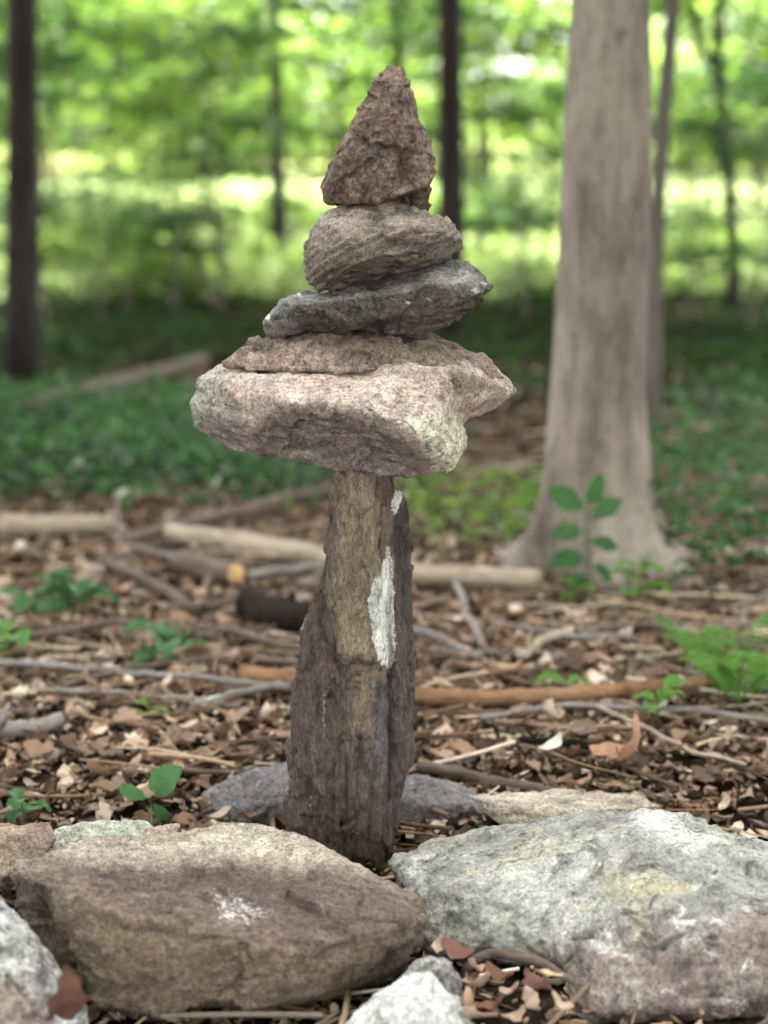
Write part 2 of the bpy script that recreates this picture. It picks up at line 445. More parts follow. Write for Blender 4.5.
def rock(name, mat, Y0, hulls, voxel=0.003, smooth=4, lump=(0.05, 0.004), med=(0.016, 0.0016), fine=(0.005, 0.0005), strata=None,
         chip=(0, 0.0), crev=(0.05, 0.0028), stretch=(1, 1, 1), patches=None, seed=1, parent=None, label=None, cat=None, base=None, dents=()):
    """Union of convex hulls of measured points (pixel x, pixel y, metres behind Y0), remeshed and weathered."""
    V, Fc = [], []
    for pts in hulls:
        bm = bmesh.new()
        for p in pts:
            bm.verts.new(at(p[0], p[1], Y0 + p[2]))
        res = bmesh.ops.convex_hull(bm, input=bm.verts)
        junk = [e for e in res['geom_interior'] + res['geom_unused'] if isinstance(e, bmesh.types.BMVert)]
        if junk:
            bmesh.ops.delete(bm, geom=list(set(junk)), context='VERTS')
        bmesh.ops.recalc_face_normals(bm, faces=bm.faces)
        bm.verts.index_update()
        o0 = len(V)
        V += [v.co[:] for v in bm.verts]
        Fc += [[v.index + o0 for v in f.verts] for f in bm.faces]
        bm.free()
    me = bpy.data.meshes.new('tmp')
    me.from_pydata(V, [], Fc)
    tmp = bpy.data.objects.new('tmp', me)
    COL.objects.link(tmp)
    md = tmp.modifiers.new('r', 'REMESH')
    md.mode = 'VOXEL'
    md.voxel_size = voxel
    sm = tmp.modifiers.new('s', 'SMOOTH')
    sm.factor, sm.iterations = 0.5, smooth
    dg = bpy.context.evaluated_depsgraph_get()
    dg.update()
    out = bpy.data.meshes.new_from_object(tmp.evaluated_get(dg))
    bpy.data.objects.remove(tmp)
    bpy.data.meshes.remove(me)
    n = len(out.vertices)
    co = np.empty(n * 3, np.float32)
    out.vertices.foreach_get('co', co)
    co = co.reshape(-1, 3).astype(float)

    def normals():
        a = np.empty(n * 3, np.float32)
        out.vertices.foreach_get('co', a)
        nn = np.empty(n * 3, np.float32)
        out.update()
        out.vertex_normals.foreach_get('vector', nn)
        return nn.reshape(-1, 3).astype(float)
    nr = normals()
    st = np.array(stretch)
    d = np.zeros(n)
    q = co * st
    d += lump[1] * fbm(q / lump[0], 3, seed)
    d += med[1] * fbm(q / med[0], 4, seed + 20, True)
    d += fine[1] * fbm(q / fine[0], 2, seed + 30)
    if crev[1]:
        for sc_, am_ in ((crev[0], crev[1]), (crev[0] * 0.45, crev[1] * 0.55)):
            qq = (co @ CREV_ROT) * np.array([1, 1, 2.4]) if stretch == (1, 1, 1) else co * st
            wq = qq + 0.25 * sc_ * np.stack([gnoise(co / (sc_ * 0.35), seed + 80 + i) for i in range(3)], -1)
            nn_ = gnoise(wq / sc_, seed + 71)
            msk = np.clip(gnoise(co / (sc_ * 1.3) + 9.1, seed + 77) * 3 + 0.35, 0, 1)
            d -= am_ * msk * np.exp(-(nn_ / 0.055) ** 2)
            d += am_ * 0.7 * np.tanh(nn_ * 9) * msk
    if chip[0]:
        r2 = np.random.default_rng(seed)
        lo, hi = co.min(0), co.max(0)
        c = lo + r2.random((chip[0], 3)) * (hi - lo)
        g = r2.normal(size=(chip[0], 3))
        w = co + 0.012 * np.stack([gnoise(co / 0.03, seed + 50 + i) for i in range(3)], -1)
        best, idx = np.full(n, 1e9), np.zeros(n, int)
        for i in range(chip[0]):
            e = ((w - c[i]) ** 2).sum(1)
            mk = e < best
            best[mk], idx[mk] = e[mk], i
        size = ((hi - lo).prod() / chip[0]) ** (1 / 3)
        d += chip[1] * np.clip((g[idx] * (co - c[idx])).sum(1) / size, -1.5, 1.5)
    if strata:
        dirn, period, amp = strata
        dirn = np.array(dirn) / np.linalg.norm(dirn)
        t = co @ dirn / period + 0.9 * fbm(co / 0.09, 3, seed + 60) + 0.25 * fbm(co / 0.02, 2, seed + 66)
        fr = t - np.floor(t)
        saw = np.where(fr < 0.82, fr / 0.82, (1 - fr) / 0.18)
        k = np.floor(t)
        amp_k = 0.4 + 0.6 * np.abs(np.sin(k * 12.9898 + seed))
        d += amp * (saw - 0.5) * amp_k * (0.5 + 0.8 * np.clip(fbm(co / 0.06, 2, seed + 70) + 0.5, 0, 1))
    px = project(co)
    front = (nr[:, 1] < 0.25)
    for poly, depth, soft in dents:
        s = np.clip(poly_sd(px, poly) / soft, 0, 1) * front
        d -= depth * s * s * (3 - 2 * s)
    co2 = co + nr * d[:, None]
    b = np.array([co2[:, 0].mean(), co2[:, 1].mean(), co2[:, 2].min()]) if base is None else np.asarray(base)
    if parent is not None:
        b = np.array(parent.location)
    out.vertices.foreach_set('co', (co2 - b).astype(np.float32).ravel())
    out.update()
    out.polygons.foreach_set('use_smooth', np.ones(len(out.polygons), bool))
    for nm, (polys, soft) in (patches or {}).items():
        at_ = out.attributes.new(nm, 'FLOAT', 'POINT')
        val = np.full(n, 0.0)
        for poly in polys:
            val = np.maximum(val, np.clip(0.5 + poly_sd(px, poly) / soft, 0, 1) * front)
        at_.data.foreach_set('value', val.astype(np.float32))
    o = link(name, out, mat, parent, None if parent is not None else b)
    if label:
        tag(o, label, cat or 'stone')
    o.name = name
    return o


# --- pointed top stone
rock('pointed_stone', M['pointed'], 2.2, [
    [(388, 67, 0), (403, 65, 0.005), (407, 78, 0.0), (408, 98, 0.0), (372, 82, 0), (361, 102, 0.0), (351, 124, 0), (424, 135, 0.01), (396, 84, -0.03),
     (384, 150, -0.062), (416, 145, -0.035), (350, 150, -0.03), (345, 203, -0.01), (378, 203, -0.078), (425, 186, -0.04), (436, 172, -0.005), (431, 158, 0.03),
     (390, 100, 0.05), (380, 195, 0.06), (420, 190, 0.05), (350, 150, 0.03)],
    [(351, 124, 0.0), (348, 145, -0.02), (320, 190, 0.0), (322, 203, 0.0), (331, 207, -0.01), (336, 172, -0.03), (345, 205, -0.035), (372, 200, -0.05), (335, 160, 0.03), (330, 200, 0.04), (370, 195, 0.05), (365, 130, -0.02)],
    [(392, 180, -0.02), (431, 178, 0.0), (432, 190, 0.01), (427, 211, 0.02), (408, 207, 0.0), (392, 203, -0.01), (400, 205, 0.05), (425, 200, 0.05), (390, 190, 0.04)],
], 0.0022, 3, (0.04, 0.004), (0.02, 0.0022), (0.006, 0.0006), chip=(40, 0.0032), seed=3, dents=[([(402, 140), (418, 150), (412, 192), (394, 202), (390, 180)], 0.012, 14), ([(347, 128), (360, 130), (356, 140), (346, 138)], 0.004, 4)],
    label='jagged reddish-brown triangular stone standing point-up at the very top of the stack', cat='stone')

# --- rounded bedded stone
rock('rounded_stone', M['rounded'], 2.2, [
    [(305, 270, 0), (304, 246, 0.0), (314, 225, 0.0), (330, 210, 0), (355, 201, 0.0), (385, 199, 0.0), (410, 205, 0), (431, 215, 0.0), (456, 223, 0.0), (464, 236, 0.0), (463, 247, 0.0),
     (450, 261, 0), (420, 271, 0.0), (380, 278, 0), (345, 288, 0), (320, 293, 0.0), (309, 284, 0),
     (330, 225, -0.06), (370, 212, -0.055), (420, 222, -0.055), (445, 232, -0.05), (325, 268, -0.065), (370, 260, -0.085), (420, 248, -0.07), (345, 240, -0.085), (400, 230, -0.08),
     (330, 235, 0.06), (400, 225, 0.07), (440, 240, 0.05), (340, 270, 0.06), (400, 262, 0.06)],
], 0.0025, 9, (0.05, 0.0030), (0.02, 0.0009), (0.006, 0.0004), strata=((-0.42, 0.1, 0.9), 0.011, 0.0042), stretch=(1, 1, 1), seed=9,
    patches={'pale': ([[(378, 205), (392, 204), (396, 214), (384, 216)]], 8)},
    label='smooth rounded grey-brown stone with slanting bedding lines, just under the triangular top stone', cat='stone')

# --- dark flat stone
rock('dark_flat_stone', M['dark'], 2.2, [
    [(262, 321, 0), (265, 334, 0.0), (273, 336, -0.01), (330, 324, -0.03), (372, 329, -0.04), (275, 305, 0.0), (300, 296, 0.02), (350, 285, 0.02), (390, 277, 0.02), (300, 304, -0.055), (350, 298, -0.075), (390, 292, -0.085), (390, 320, -0.07),
     (290, 315, 0.07), (360, 300, 0.09), (350, 322, 0.07), (280, 330, 0.03)],
    [(350, 286, 0.0), (395, 271, 0.0), (420, 262, 0.0), (446, 260, 0.01), (471, 266, 0.01), (488, 276, 0.0), (493, 288, 0.0), (481, 303, 0.0), (455, 320, 0.0), (420, 338, -0.01), (400, 336, -0.02), (352, 326, -0.03),
     (380, 296, -0.085), (430, 285, -0.09), (470, 280, -0.055), (478, 294, -0.05), (420, 318, -0.075), (440, 280, 0.09), (390, 290, 0.10), (470, 285, 0.06), (400, 325, 0.07), (440, 315, 0.06)],
], 0.0024, 4, (0.045, 0.0040), (0.018, 0.0020), (0.006, 0.0006), strata=((0.15, 0.25, 0.95), 0.02, 0.0025), chip=(36, 0.0038), seed=15,
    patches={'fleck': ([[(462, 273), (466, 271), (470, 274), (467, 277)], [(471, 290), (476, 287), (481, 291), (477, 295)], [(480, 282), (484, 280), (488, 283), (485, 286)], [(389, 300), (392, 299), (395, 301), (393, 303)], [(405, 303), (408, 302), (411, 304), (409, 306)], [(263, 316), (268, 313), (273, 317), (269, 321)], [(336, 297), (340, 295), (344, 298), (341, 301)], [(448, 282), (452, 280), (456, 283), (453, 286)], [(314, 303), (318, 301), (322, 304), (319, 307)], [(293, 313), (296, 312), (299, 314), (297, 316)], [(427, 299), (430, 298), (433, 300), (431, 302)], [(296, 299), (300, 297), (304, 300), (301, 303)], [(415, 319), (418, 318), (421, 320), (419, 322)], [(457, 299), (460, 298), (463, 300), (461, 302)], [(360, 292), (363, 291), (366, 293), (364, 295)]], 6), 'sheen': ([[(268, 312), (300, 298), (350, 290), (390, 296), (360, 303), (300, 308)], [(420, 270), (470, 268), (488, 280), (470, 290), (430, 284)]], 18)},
    label='flat dark slate-grey stone with white flecks, tilted up to the right under the rounded stone', cat='stone')

# --- broad stone: pale body with a darker upper layer
body = rock('broad_stone', M['broad'], 2.2, [
    [(189, 402, 0.0), (193, 424, 0.0), (199, 376, 0.0), (221, 363, 0.03), (206, 434, 0.0), (228, 444, 0.02), (225, 378, -0.075), (245, 372, -0.06), (216, 395, -0.075), (222, 420, -0.075), (262, 420, -0.11), (250, 440, -0.05),
     (285, 402, -0.135), (345, 404, -0.15), (400, 427, -0.15), (300, 372, -0.05), (400, 366, -0.065), (268, 452, -0.04), (300, 460, -0.02), (340, 467, -0.01), (380, 474, -0.03),
     (240, 440, 0.10), (320, 462, 0.14), (230, 375, 0.12), (320, 365, 0.16), (400, 365, 0.16), (400, 470, 0.12)],
    [(345, 404, -0.15), (400, 424, -0.15), (434, 450, -0.125), (440, 420, -0.12), (410, 362, -0.075), (340, 370, -0.05), (445, 369, -0.085), (340, 466, -0.02), (390, 475, -0.03), (428, 477, -0.04), (450, 465, -0.04), (464, 448, -0.015), (463, 438, -0.02),
     (460, 425, -0.015), (462, 408, 0.0), (455, 395, -0.06), (400, 470, 0.10), (440, 460, 0.10), (450, 420, 0.12), (400, 380, 0.14)],
    [(440, 368, -0.08), (472, 372, -0.06), (470, 360, 0.0), (490, 366, 0.01), (500, 379, 0.0), (513, 391, 0.0), (512, 396, 0.0), (497, 399, -0.01), (481, 413, -0.015), (463, 424, -0.01), (455, 408, -0.055), (485, 388, -0.035), (420, 380, 0.1), (470, 380, 0.10), (490, 385, 0.06), (465, 415, 0.05)],
], 0.003, 5, (0.06, 0.0055), (0.022, 0.0024), (0.007, 0.0008), strata=((0.1, 0.35, 0.9), 0.035, 0.0018), chip=(50, 0.0036), seed=21,
    patches={'shaly': ([[(268, 412), (285, 402), (300, 408), (345, 412), (400, 432), (428, 458), (420, 478), (340, 468), (262, 452), (250, 438)]], 14),
             'chalk': ([[(405, 420), (462, 412), (466, 450), (440, 470), (425, 448)]], 24),
             'grit': ([[(188, 365), (222, 364), (226, 395), (245, 430), (250, 446), (190, 440)]], 14)},
    dents=[([(275, 408), (345, 414), (398, 434), (424, 458), (400, 474), (300, 462), (262, 448)], 0.004, 8), ([(462, 402), (500, 398), (480, 414), (466, 426)], 0.004, 5), ([(236, 362), (270, 367), (304, 370), (304, 375), (260, 373)], 0.012, 3)],
    label='broad pinkish-tan stone with a pointed right end, balanced across the top of the upright pillar', cat='stone')
rock('upper_layer', M['layer'], 2.2, [
    [(222, 361, 0.0), (240, 349, 0.0), (270, 337, 0.02), (300, 331, 0.03), (335, 329, 0.04), (380, 329, 0.04), (246, 370, -0.06), (300, 371, -0.085), (360, 368, -0.08), (250, 358, -0.045), (300, 345, -0.05), (360, 342, -0.05), (400, 372, -0.075),
     (250, 355, 0.10), (330, 340, 0.16), (400, 345, 0.15), (300, 368, 0.10)],
    [(340, 330, 0.03), (400, 330, 0.03), (440, 338, 0.02), (470, 351, 0.01), (491, 366, 0.005), (499, 379, 0.0), (485, 386, -0.03), (360, 368, -0.075), (420, 377, -0.082), (455, 386, -0.07), (370, 344, -0.05), (430, 352, -0.05), (465, 365, -0.035), (420, 345, 0.15), (470, 365, 0.09), (360, 345, 0.15), (440, 385, 0.1)],
], 0.0028, 3, (0.05, 0.0055), (0.02, 0.0030), (0.006, 0.0010), strata=((0.05, 0.25, 0.95), 0.02, 0.004), chip=(50, 0.0043), seed=33, parent=body)

# --- upright pillar
rock('upright_stone', M['pillar'], 2.2, [
    [(336, 464, 0.0), (338, 464, -0.03), (389, 470, -0.03), (389, 470, 0.02), (329, 534, 0.0), (325, 576, 0.0), (334, 540, -0.04), (385, 545, -0.045), (395, 560, 0.0), (332, 655, -0.055), (380, 658, -0.06), (334, 760, -0.04), (385, 760, -0.045), (345, 470, 0.03), (385, 650, 0.03), (330, 650, 0.02), (372, 860, -0.035), (386, 880, -0.02), (345, 850, -0.03), (380, 870, 0.03)],
    [(325, 570, 0.0), (312, 606, 0.0), (304, 618, 0.0), (301, 652, 0.0), (292, 702, 0.0), (289, 744, 0.0), (287, 823, 0.0), (288, 860, 0.0), (335, 600, -0.025), (336, 700, -0.035), (338, 860, -0.035), (310, 640, -0.022), (300, 760, -0.025), (296, 860, -0.02), (350, 600, 0.04), (350, 860, 0.05), (300, 700, 0.03), (296, 850, 0.035)],
    [(388, 484, 0.005), (400, 490, 0.01), (404, 501, 0.01), (408, 525, 0.01), (406, 576, 0.01), (414, 640, 0.01), (414, 685, 0.015), (412, 752, 0.01), (404, 782, 0.01), (391, 810, 0.0), (386, 876, -0.01), (384, 540, -0.02), (390, 520, -0.025), (396, 600, -0.03), (402, 690, -0.03), (393, 782, -0.03), (384, 860, -0.03), (380, 500, 0.05), (400, 560, 0.05), (405, 690, 0.055), (380, 830, 0.045), (365, 870, 0.045), (360, 600, 0.05), (340, 800, 0.04)],
    [(334, 478, -0.03), (352, 470, -0.048), (376, 474, -0.045), (338, 560, -0.062), (352, 560, -0.072), (374, 560, -0.068), (334, 654, -0.072), (350, 657, -0.08), (378, 662, -0.076), (350, 655, 0), (340, 480, 0), (380, 480, 0), (378, 640, 0)],
    [(300, 830, -0.01), (384, 830, -0.02), (384, 885, -0.02), (300, 885, -0.01), (335, 830, -0.03), (345, 885, -0.03), (310, 840, 0.04), (380, 880, 0.04)],
    [(303, 660, 0.0), (305, 616, 0.0), (311, 608, 0.0), (330, 612, -0.03), (331, 700, -0.034), (293, 705, -0.012), (292, 760, -0.014), (322, 800, -0.034), (310, 640, 0.03), (300, 740, 0.03)],
    [(396, 505, -0.012), (403, 520, 0.0), (402, 640, -0.02), (411, 690, -0.01), (400, 700, -0.036), (392, 600, -0.032), (396, 780, -0.03), (405, 780, 0.0), (398, 640, 0.03)],
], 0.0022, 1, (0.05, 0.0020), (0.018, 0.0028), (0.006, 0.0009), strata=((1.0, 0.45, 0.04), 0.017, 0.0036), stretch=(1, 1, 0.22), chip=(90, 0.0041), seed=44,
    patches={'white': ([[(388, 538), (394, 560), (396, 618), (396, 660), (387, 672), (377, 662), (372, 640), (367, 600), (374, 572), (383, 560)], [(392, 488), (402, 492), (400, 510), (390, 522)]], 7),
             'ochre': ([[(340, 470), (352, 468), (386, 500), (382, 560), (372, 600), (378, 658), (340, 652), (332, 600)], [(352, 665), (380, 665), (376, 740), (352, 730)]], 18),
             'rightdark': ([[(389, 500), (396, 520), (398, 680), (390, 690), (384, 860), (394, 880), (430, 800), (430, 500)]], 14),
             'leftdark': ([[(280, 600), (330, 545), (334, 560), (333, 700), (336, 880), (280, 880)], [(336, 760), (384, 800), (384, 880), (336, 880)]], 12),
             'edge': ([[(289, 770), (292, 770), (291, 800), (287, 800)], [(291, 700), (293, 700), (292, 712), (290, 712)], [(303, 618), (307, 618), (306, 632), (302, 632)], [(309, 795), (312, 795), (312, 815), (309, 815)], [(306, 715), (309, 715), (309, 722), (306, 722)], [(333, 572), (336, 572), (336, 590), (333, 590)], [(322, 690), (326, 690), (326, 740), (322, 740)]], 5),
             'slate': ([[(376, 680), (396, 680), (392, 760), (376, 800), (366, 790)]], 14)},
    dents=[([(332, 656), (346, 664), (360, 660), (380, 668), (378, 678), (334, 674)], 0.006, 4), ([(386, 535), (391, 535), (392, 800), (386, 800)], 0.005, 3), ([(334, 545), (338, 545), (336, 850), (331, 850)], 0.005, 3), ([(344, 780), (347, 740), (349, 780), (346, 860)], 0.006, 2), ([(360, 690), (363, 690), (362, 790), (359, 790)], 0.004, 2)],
    label='tall narrow brown slab with a white lichen patch, standing upright as the stack pillar', cat='stone')

# --- stones round the foot
rock('front_boulder', M['front'], 1.84, [
    [(8, 872, 0.0), (17, 861, 0.02), (60, 852, 0.05), (140, 837, 0.1), (200, 826, 0.12), (235, 821, 0.13), (256, 824, 0.13), (292, 829, 0.12), (332, 851, 0.10), (386, 880, 0.07), (416, 895, 0.03), (423, 912, 0.0),
     (421, 940, -0.02), (405, 962, -0.05), (40, 882, -0.03), (100, 900, -0.07), (165, 918, -0.09), (240, 926, -0.10), (330, 926, -0.095), (400, 920, -0.06), (12, 905, -0.01), (30, 945, -0.02), (60, 990, -0.05),
     (95, 1010, -0.09), (160, 1017, -0.105), (250, 1010, -0.1), (330, 995, -0.085), (380, 978, -0.06), (40, 960, 0.1), (230, 960, 0.2), (400, 940, 0.12), (100, 860, 0.14), (330, 900, 0.17), (60, 1005, 0.05), (380, 1000, 0.05)],
    [(54, 886, -0.085), (60, 902, -0.10), (100, 908, -0.125), (165, 928, -0.14), (240, 938, -0.142), (330, 940, -0.125), (395, 930, -0.085), (66, 960, -0.095), (96, 1006, -0.12), (160, 1013, -0.125), (250, 1006, -0.12), (330, 990, -0.10), (380, 975, -0.075), (200, 950, 0.0), (330, 950, 0.0), (75, 930, 0.0)],
], 0.0034, 4, (0.08, 0.006), (0.03, 0.0034), (0.008, 0.0011), strata=((0.05, 0.5, 0.85), 0.03, 0.004), chip=(50, 0.0051), seed=55,
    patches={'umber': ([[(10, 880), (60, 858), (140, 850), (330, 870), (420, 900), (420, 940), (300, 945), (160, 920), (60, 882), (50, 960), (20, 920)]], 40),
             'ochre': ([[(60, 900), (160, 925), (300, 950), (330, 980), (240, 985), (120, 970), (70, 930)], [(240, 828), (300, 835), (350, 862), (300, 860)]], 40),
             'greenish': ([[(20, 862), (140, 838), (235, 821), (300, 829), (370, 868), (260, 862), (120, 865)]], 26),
             'white': ([[(205, 890), (240, 893), (275, 912), (245, 930), (215, 918)], [(232, 952), (250, 955), (246, 963), (233, 960)], [(131, 1000), (139, 1000), (139, 1007), (131, 1007)]], 16)},
    dents=[([(70, 906), (150, 905), (260, 915), (330, 912), (250, 922), (150, 918)], 0.005, 7), ([(300, 955), (345, 940), (370, 950), (330, 970)], 0.006, 10), ([(57, 886), (64, 900), (76, 960), (70, 1000), (60, 960)], 0.005, 6)],
    label='large brown boulder with a white splash, in the left foreground before the pillar', cat='boulder')

rock('lichen_boulder', M['lichen'], 1.95, [
    [(384, 862, 0.12), (392, 850, 0.14), (450, 848, 0.14), (520, 842, 0.14), (560, 830, 0.14), (600, 816, 0.12), (640, 810, 0.10), (668, 812, 0.09), (425, 945, -0.06), (470, 950, -0.08), (412, 900, 0.02), (440, 890, -0.04),
     (540, 955, -0.11), (560, 900, -0.08), (520, 870, 0.0), (640, 840, -0.02), (620, 920, -0.13), (600, 960, -0.16), (560, 880, 0.3), (460, 880, 0.26), (640, 860, 0.3), (540, 985, 0.0), (440, 970, 0.05)],
    [(600, 816, 0.12), (640, 810, 0.10), (668, 812, 0.09), (700, 828, 0.09), (760, 840, 0.07), (850, 860, 0.05), (930, 900, 0.0), (960, 960, 0.0), (640, 838, -0.03), (700, 850, -0.05), (780, 870, -0.08), (860, 900, -0.1), (570, 975, -0.16), (580, 1040, -0.20),
     (620, 920, -0.15), (700, 930, -0.19), (800, 940, -0.19), (600, 1010, -0.215), (690, 1005, -0.22), (740, 1000, -0.215), (850, 990, -0.17), (600, 1060, -0.17), (700, 1050, -0.15), (900, 1020, -0.1), (640, 900, 0.3), (850, 920, 0.25), (700, 1000, 0.2), (900, 1000, 0.15)],
], 0.0042, 6, (0.09, 0.012), (0.035, 0.0050), (0.010, 0.0016), chip=(60, 0.0058), seed=66,
    patches={'mauve': ([[(520, 960), (600, 930), (680, 935), (760, 905), (830, 900), (900, 1000), (700, 1060), (560, 1040)], [(590, 960), (640, 935), (650, 950), (600, 975)]], 40),
             'moss': ([[(500, 858), (580, 832), (570, 850), (500, 872)], [(600, 880), (660, 872), (670, 900), (610, 905)]], 20),
             'smooth': ([[(630, 816), (668, 814), (690, 830), (720, 850), (690, 858), (650, 838)]], 16)},
    dents=[([(640, 890), (655, 885), (660, 925), (640, 930)], 0.01, 10), ([(655, 945), (690, 925), (694, 930), (660, 955)], 0.012, 5), ([(560, 935), (600, 930), (600, 942), (565, 948)], 0.012, 7), ([(660, 830), (690, 832), (720, 850), (700, 856)], 0.008, 10)],
    label='huge pale grey lichen-covered boulder filling the right foreground', cat='boulder')

rock('long_grey_rock', M['greyback'], 2.37, [
    [(199, 822, -0.03), (202, 795, 0.0), (226, 781, 0.0), (258, 769, 0.0), (292, 760, 0.0), (330, 762, 0.0), (395, 773, 0.0), (432, 777, 0.0), (472, 789, 0.0), (494, 808, -0.02), (500, 840, -0.05), (210, 815, -0.05), (290, 800, -0.06), (400, 800, -0.075), (460, 806, -0.07), (400, 865, -0.07), (300, 850, -0.07), (220, 840, -0.05), (300, 800, 0.14), (420, 810, 0.12), (240, 810, 0.1)],
], 0.0034, 5, (0.06, 0.006), (0.025, 0.003), (0.008, 0.0008), chip=(30, 0.0058), seed=77,
    label='long low dark grey rock lying on the ground directly behind the foot of the pillar', cat='stone')
rock('wedge_rock', M['wedge'], 2.28, [
    [(468, 796, 0.0), (500, 792, 0.02), (560, 790, 0.05), (640, 793, 0.06), (660, 806, 0.03), (592, 812, -0.02), (545, 832, -0.06), (520, 838, -0.05), (490, 815, -0.02), (500, 806, -0.03), (560, 812, -0.05), (540, 850, 0.0), (600, 840, 0.1), (660, 830, 0.05), (560, 860, 0.05)],
], 0.003, 3, (0.05, 0.005), (0.02, 0.002), (0.007, 0.0008), strata=((0.3, 0.3, 0.9), 0.014, 0.004), seed=88,
    label='low tan layered wedge of rock tucked behind the top of the pale lichen boulder', cat='stone')
rock('russet_rock', M['russet'], 2.04, [
    [(-40, 830, 0.02), (0, 823, 0.02), (48, 824, 0.02), (56, 838, 0.0), (40, 862, -0.04), (20, 872, -0.04), (0, 880, -0.05), (-45, 880, -0.03), (20, 835, -0.03), (10, 890, 0.03), (-30, 860, 0.1), (40, 850, 0.09)],
], 0.003, 5, (0.04, 0.004), seed=91, label='small russet-brown rock at the left edge behind the large brown boulder', cat='stone')
rock('sage_rock', M['sage'], 2.1, [
    [(46, 858, -0.02), (52, 838, 0.0), (64, 825, 0.02), (100, 820, 0.03), (148, 821, 0.03), (156, 830, 0.02), (130, 850, -0.03), (80, 842, -0.03), (70, 866, 0.02), (130, 862, 0.02), (100, 840, 0.1), (60, 850, 0.08), (150, 845, 0.08)],
], 0.003, 5, (0.04, 0.005), seed=92, label='pale sage-green rock showing behind the left end of the large brown boulder', cat='stone')
rock('pink_chip_rock', M['pink'], 2.08, [
    [(122, 846, 0.0), (145, 829, 0.0), (180, 824, 0.0), (176, 836, -0.02), (150, 850, -0.02), (150, 834, -0.02), (150, 845, 0.05), (175, 840, 0.04), (150, 860, 0.0)],
], 0.002, 2, (0.03, 0.002), seed=93, label='small pinkish stone chip between the sage-green rock and the large brown boulder', cat='stone')
rock('speckled_left_rock', M['leftgrey'], 1.72, [
    [(-80, 880, 0.05), (0, 893, 0.05), (12, 912, 0.02), (24, 935, 0.0), (60, 972, -0.02), (86, 1008, -0.04), (90, 1060, -0.05), (-80, 1090, -0.15), (0, 940, -0.06), (-60, 930, -0.05), (20, 1000, -0.11), (60, 1060, -0.1), (0, 950, 0.15), (60, 1020, 0.06), (-80, 960, 0.15)],
], 0.0032, 5, (0.05, 0.006), (0.022, 0.003), (0.008, 0.001), seed=94, chip=(20, 0.0043),
    patches={'brownish': ([[(-20, 965), (10, 975), (50, 1024), (40, 1080), (-60, 1080)]], 24)},
    label='speckled grey rock in the bottom left corner with a dead leaf lying on it', cat='stone')
rock('quartz_rock', M['quartz'], 1.66, [
    [(330, 1040, 0.0), (346, 1022, 0.0), (376, 992, 0.0), (410, 975, 0.01), (428, 974, 0.01), (445, 988, 0.0), (462, 1008, -0.01), (478, 1030, -0.02), (480, 1070, -0.02), (350, 1075, -0.04), (400, 1010, -0.055), (440, 1030, -0.05), (390, 1060, -0.075), (420, 1000, 0.09), (460, 1050, 0.06), (370, 1040, 0.08)],
], 0.0024, 3, (0.04, 0.004), (0.018, 0.0022), (0.006, 0.0007), chip=(24, 0.0043), seed=95,
    label='small whitish angular rock at the bottom edge between the two big boulders', cat='stone')
rock('mottled_rock', M['smallgrey'], 1.73, [
    [(400, 980, 0.0), (412, 962, 0.0), (425, 955, 0.0), (445, 958, 0.0), (456, 972, 0.0), (462, 1000, 0.0), (440, 1010, -0.03), (430, 972, -0.03), (410, 1000, -0.03), (430, 985, 0.05), (450, 1000, 0.05)],
], 0.0024, 4, (0.03, 0.004), (0.015, 0.002), (0.006, 0.0008), seed=96,
    label='small mottled dark grey rock just above the whitish angular rock', cat='stone')

# ------------------------------------------------------------------ setting: ground, path
def grid(x0, x1, nx, ys, lift=0.0):
    xs = np.linspace(x0, x1, nx)
    X, Yg = np.meshgrid(xs, ys)
    Z = terrain(X, Yg) + lift
    v = np.stack([X.ravel(), Yg.ravel(), Z.ravel()], -1)
    i = np.arange(len(ys) - 1)[:, None] * nx + np.arange(nx - 1)[None]
    f = np.stack([i, i + 1, i + nx + 1, i + nx], -1).reshape(-1, 4)
    return v, f


ys = np.concatenate([np.linspace(-14, 1, 16), np.linspace(1.1, 10, 90), np.linspace(10.3, 30, 66), np.linspace(31, 160, 60)])
v, f = grid(-70, 70, 180, ys)
tag(link('ground', mesh_np('ground', v, f, True), ground_mat()), kind='structure')
v, f = grid(-40, 40, 120, np.linspace(29, 39, 20), 0.02)
v[:, 1] += 2.2 * np.sin(v[:, 0] * 0.33 + 0.6) + 0.25 * v[:, 0]
v[:, 2] = terrain(v[:, 0], v[:, 1]) + 0.03
tag(link('path', mesh_np('path', v, f, True), path_mat()), kind='structure')


# ------------------------------------------------------------------ leaves
def instances(tv, tf, pos, rot, scale):
    """copies of a template as plain geometry: tv (k,3), rot (n,3,3), scale (n,) or (n,3)"""
    n, k = len(pos), len(tv)
    sc = np.asarray(scale, float)
    if sc.ndim == 1:
        sc = np.repeat(sc[:, None], 3, 1)
    v = np.einsum('nij,nkj->nki', rot, tv[None] * sc[:, None, :]) + pos[:, None, :]
    f = tf[None] + (np.arange(n) * k)[:, None, None]
    return v.reshape(-1, 3), f.reshape(-1, tf.shape[1])


